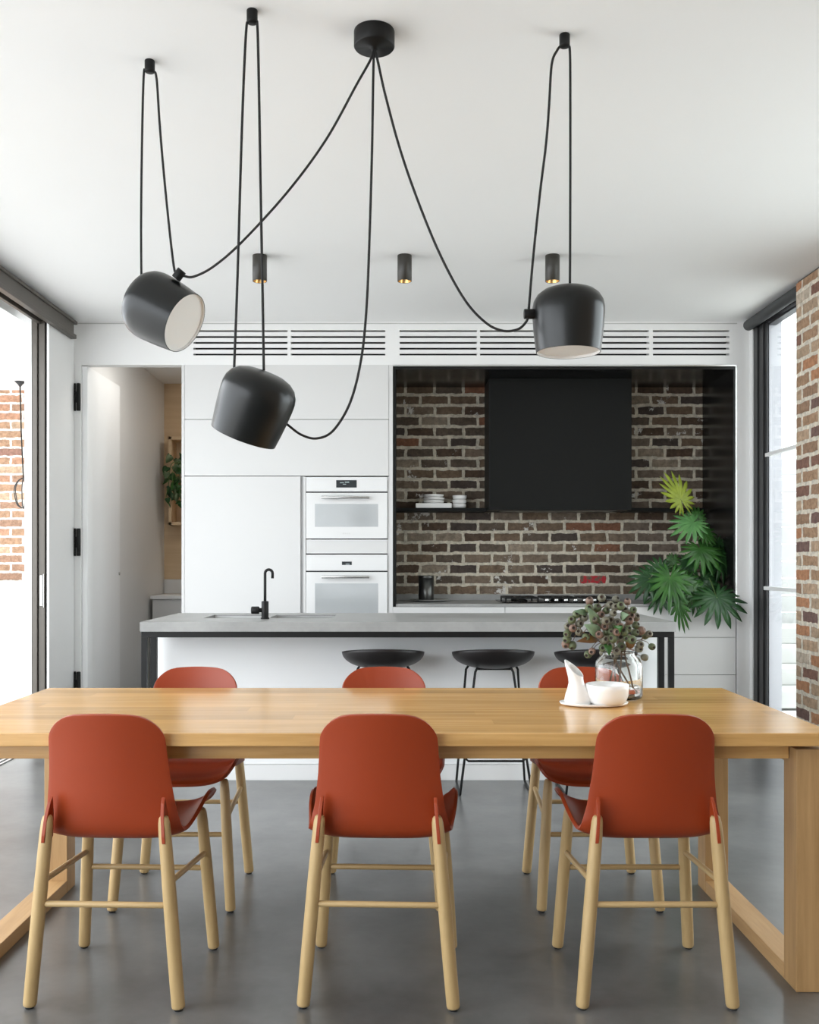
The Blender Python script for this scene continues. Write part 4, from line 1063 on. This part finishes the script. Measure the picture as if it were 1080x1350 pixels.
# ------------------------------------------------------------------ split-leaf philodendron on the niche worktop
pvx, pvy = 2.17, 7.22
bm = BM()
lathe(bm, [(0, 0.9055), (0.055, 0.9055), (0.066, 0.915), (0.070, 1.02), (0.060, 1.075), (0.045, 1.10), (0.050, 1.115), (0.047, 1.115), (0.042, 1.10), (0.056, 1.073), (0.066, 1.02), (0.062, 0.918), (0, 0.912)], 40, Matrix.Translation((pvx, pvy, 0)))
single('plant_vase', bm, plain('smoke_ceramic', (0.55, 0.55, 0.54), 0.25), 'pale vase mostly hidden by the split-leaf plant on the niche worktop', 'vase', (pvx, pvy, 0.9055))
ph = thing('philodendron', 'large split-leaf philodendron spilling over the niche worktop by the window', 'plant', (pvx, pvy, 0.915))
def split_leaf(p, nrm, tipdir, size, mat, lobes=11, depth=0.50, droop=0.25, wide=1.0, fold=0.12):
    """deeply cut leaf: p = where the stalk meets the blade, tipdir towards the leaf tip"""
    nrm = nrm.normalized(); y = (tipdir - tipdir.dot(nrm) * nrm).normalized(); x = y.cross(nrm)
    pts = []
    span = PI * 0.93
    N = lobes * 10
    for i in range(N + 1):
        th = -span + 2 * span * i / N
        u = (i / N) * lobes; f = u - math.floor(u)
        env = size * (0.50 + 0.50 * (0.5 + 0.5 * math.cos(th)) ** 0.9)
        tri = 1 - abs(2 * f - 1)                       # 0 in the cut, 1 at the lobe tip
        r = env * (1 - depth * (1 - math.sin(min(1, tri * 1.05) * PI / 2) ** 0.55))
        tw = 0.05 * math.sin(u * 2 * PI)
        pts.append((r * math.sin(th + tw) * wide, r * math.cos(th + tw)))
    bm = BM()
    def P3(a, b_):
        r2 = (a * a + b_ * b_) / (size * size)
        z = -droop * size * r2 + fold * abs(a) + 0.02 * size * math.sin(9 * math.atan2(a, b_))* math.sqrt(r2)
        return p + x * a + y * b_ + nrm * z
    c = bm.verts.new(p); ring0 = []; ring1 = []
    for (a, b_) in pts: ring0.append(bm.verts.new(P3(a * 0.5, b_ * 0.5))); ring1.append(bm.verts.new(P3(a, b_)))
    for i in range(N):
        bm.faces.new((c, ring0[i], ring0[i+1])); bm.faces.new((ring0[i], ring1[i], ring1[i+1], ring0[i+1]))
    obj('leaf', bm, mat, ph, solid=0.0012, smooth=True)
V = Vector
leaves = [ # px, py, depth, normal, tip direction (right, toward back, up), size, material, wide
 (898, 659, 7.15, (0.15, -1, 0.1), (-0.45, 0, 1.0), 0.245, LEAF_Y, 0.62, 13),
 (914, 689, 7.12, (-0.1, -0.8, 0.6), (-0.75, -0.3, -0.45), 0.20, LEAF_L, 0.95, 12),
 (921, 682, 7.16, (0.1, -0.9, 0.4), (-0.1, -0.1, 1), 0.11, LEAF_M, 0.8, 9),
 (928, 702, 7.10, (0.3, -0.85, 0.45), (0.8, -0.2, -0.1), 0.145, LEAF_M, 0.9, 11),
 (924, 724, 7.08, (0.1, -0.8, 0.6), (0.3, -0.4, -0.8), 0.225, LEAF_M, 1.05, 13),
 (951, 735, 7.12, (0.35, -0.85, 0.35), (0.25, -0.2, -1), 0.215, LEAF_D, 0.95, 12),
 (858, 762, 6.98, (-0.25, -0.85, 0.5), (-0.5, -0.2, -0.9), 0.20, LEAF_D, 1.0, 12),
 (884, 762, 6.93, (-0.05, -0.9, 0.45), (-0.1, -0.2, -1), 0.265, LEAF_M, 0.80, 13),
 (903, 766, 7.00, (0.1, -0.9, 0.4), (0.3, -0.2, -0.9), 0.20, LEAF_M, 0.85, 12),
 (945, 787, 6.93, (0.05, -0.8, 0.55), (0.1, -0.3, -0.9), 0.245, LEAF_D, 1.15, 12),
 (887, 737, 7.15, (-0.3, -0.9, 0.2), (-0.2, 0, -1), 0.105, LEAF_M, 0.7, 9),
 (895, 795, 6.90, (-0.3, -0.95, 0.1), (0.2, 0.0, -1), 0.225, LEAF_M, 0.42, 11),
 (871, 782, 6.95, (-0.2, -0.9, 0.4), (-0.35, -0.1, -1), 0.165, LEAF_D, 0.8, 11),
 (936, 752, 7.14, (0.5, -0.8, 0.3), (0.7, -0.1, -0.6), 0.17, LEAF_D, 0.85, 11),
 (872, 752, 7.06, (-0.3, -0.9, 0.3), (-0.6, -0.1, 0.3), 0.15, LEAF_D, 0.85, 11),
 (908, 742, 7.13, (-0.1, -0.9, 0.4), (-0.5, -0.2, -0.8), 0.15, LEAF_D, 0.85, 11),
 (915, 778, 6.98, (0.1, -0.9, 0.3), (0.05, -0.1, -1), 0.19, LEAF_M, 0.75, 12),
 (946, 716, 7.18, (0.2, -0.9, 0.3), (0.4, 0.0, -0.5), 0.12, LEAF_D, 0.8, 10),
 (925, 765, 7.08, (0.1, -0.9, 0.4), (0.2, 0, -1), 0.19, LEAF_D, 0.9, 11),
]
foot = V((pvx, pvy, 1.0)); lip = V((pvx, pvy, 1.105))
crown = [pt(930, 760, 7.18), pt(925, 720, 7.16)]
bm = BM(); tube(bm, catmull([V((pvx, pvy, 0.93)), lip, crown[0], crown[1], pt(916, 690, 7.15)], 6), [0.009] * 25, 8); obj('stem', bm, STEMG, ph)
for (px, py, d, n_, tdir, s, mt, wd, lb) in leaves:
    p = pt(px, py, d)
    split_leaf(p, V(n_), V(tdir), s, mt, lobes=lb + 4, wide=wd, depth=0.56)
    a = min([lip, crown[0], crown[1], pt(918, 697, 7.15)], key=lambda q: (q - p).length + (0.5 if q.z > p.z + 0.25 else 0))
    bm = BM(); tube(bm, catmull([a, a.lerp(p, 0.5) + V((0, 0.02, 0.05)), p + V((0, 0.008, 0.0)), p], 6), 0.0042, 6); obj('stalk', bm, STEMG, ph)

# ------------------------------------------------------------------ light: bright overcast day through the openings
wd = bpy.data.worlds.new('overcast_sky'); bpy.context.scene.world = wd; wd.use_nodes = True
nt = wd.node_tree; bg = nt.nodes['Background']
tc = nt.nodes.new('ShaderNodeTexCoord'); sxyz = nt.nodes.new('ShaderNodeSeparateXYZ'); nt.links.new(tc.outputs['Generated'], sxyz.inputs[0])
rp = nt.nodes.new('ShaderNodeValToRGB'); rp.color_ramp.elements[0].color = (0.89, 0.945, 1.0, 1); rp.color_ramp.elements[1].color = (0.95, 0.98, 1.0, 1)
nt.links.new(sxyz.outputs['Z'], rp.inputs['Fac']); nt.links.new(rp.outputs['Color'], bg.inputs['Color'])
bg.inputs['Strength'].default_value = 2.2

def portal(name, loc, rot, sx_, sy_):
    l = bpy.data.lights.new(name, 'AREA'); l.shape = 'RECTANGLE'; l.size = sx_; l.size_y = sy_; l.cycles.is_portal = True
    o = bpy.data.objects.new(name, l); C.objects.link(o); o.location = loc; o.rotation_euler = rot
portal('daylight_left', (-2.6, 1.43, 1.45), (0, -PI / 2, 0), 2.9, 10.0)
portal('daylight_right', (2.78, 3.9, 1.45), (0, PI / 2, 0), 2.9, 2.3)
portal('daylight_window', (2.72, 6.34, 1.4), (0, PI / 2, 0), 2.8, 0.75)
# unseen fill lights added to brighten the plywood wall and door leaf
l = bpy.data.lights.new('passage_fill', 'AREA'); l.shape = 'DISK'; l.size = 0.25; l.energy = 1.6; l.color = (1, 0.93, 0.84)
o = bpy.data.objects.new('passage_fill', l); C.objects.link(o); o.location = (-1.2, 8.9, H - 0.03)
l2 = bpy.data.lights.new('passage_fill', 'AREA'); l2.shape = 'DISK'; l2.size = 0.5; l2.energy = 2.2; l2.color = (1, 0.96, 0.90)
o = bpy.data.objects.new('passage_fill', l2); C.objects.link(o); o.location = (-1.72, 7.50, H - 0.02)

# ------------------------------------------------------------------ camera
cam = bpy.data.cameras.new('camera'); co = bpy.data.objects.new('camera', cam); C.objects.link(co)
co.location = (0, 0, EYE); co.rotation_euler = (PI / 2, 0, 0)
cam.sensor_fit = 'HORIZONTAL'; cam.sensor_width = 36; cam.lens = F / 1080 * 36
cam.shift_x = (540 - VX) / 1080; cam.shift_y = (VY - 675) / 1080
cam.clip_end = 100
sc = bpy.context.scene; sc.camera = co
sc.view_settings.view_transform = 'Standard'; sc.view_settings.look = 'None'
sc.view_settings.exposure = 1.36; sc.view_settings.gamma = 1; sc.view_settings.use_curve_mapping = False
try:
    sc.cycles.max_bounces = 14; sc.cycles.diffuse_bounces = 6; sc.cycles.transmission_bounces = 10; sc.cycles.transparent_max_bounces = 12
    sc.cycles.caustics_reflective = False; sc.cycles.sample_clamp_indirect = 8
except Exception: pass
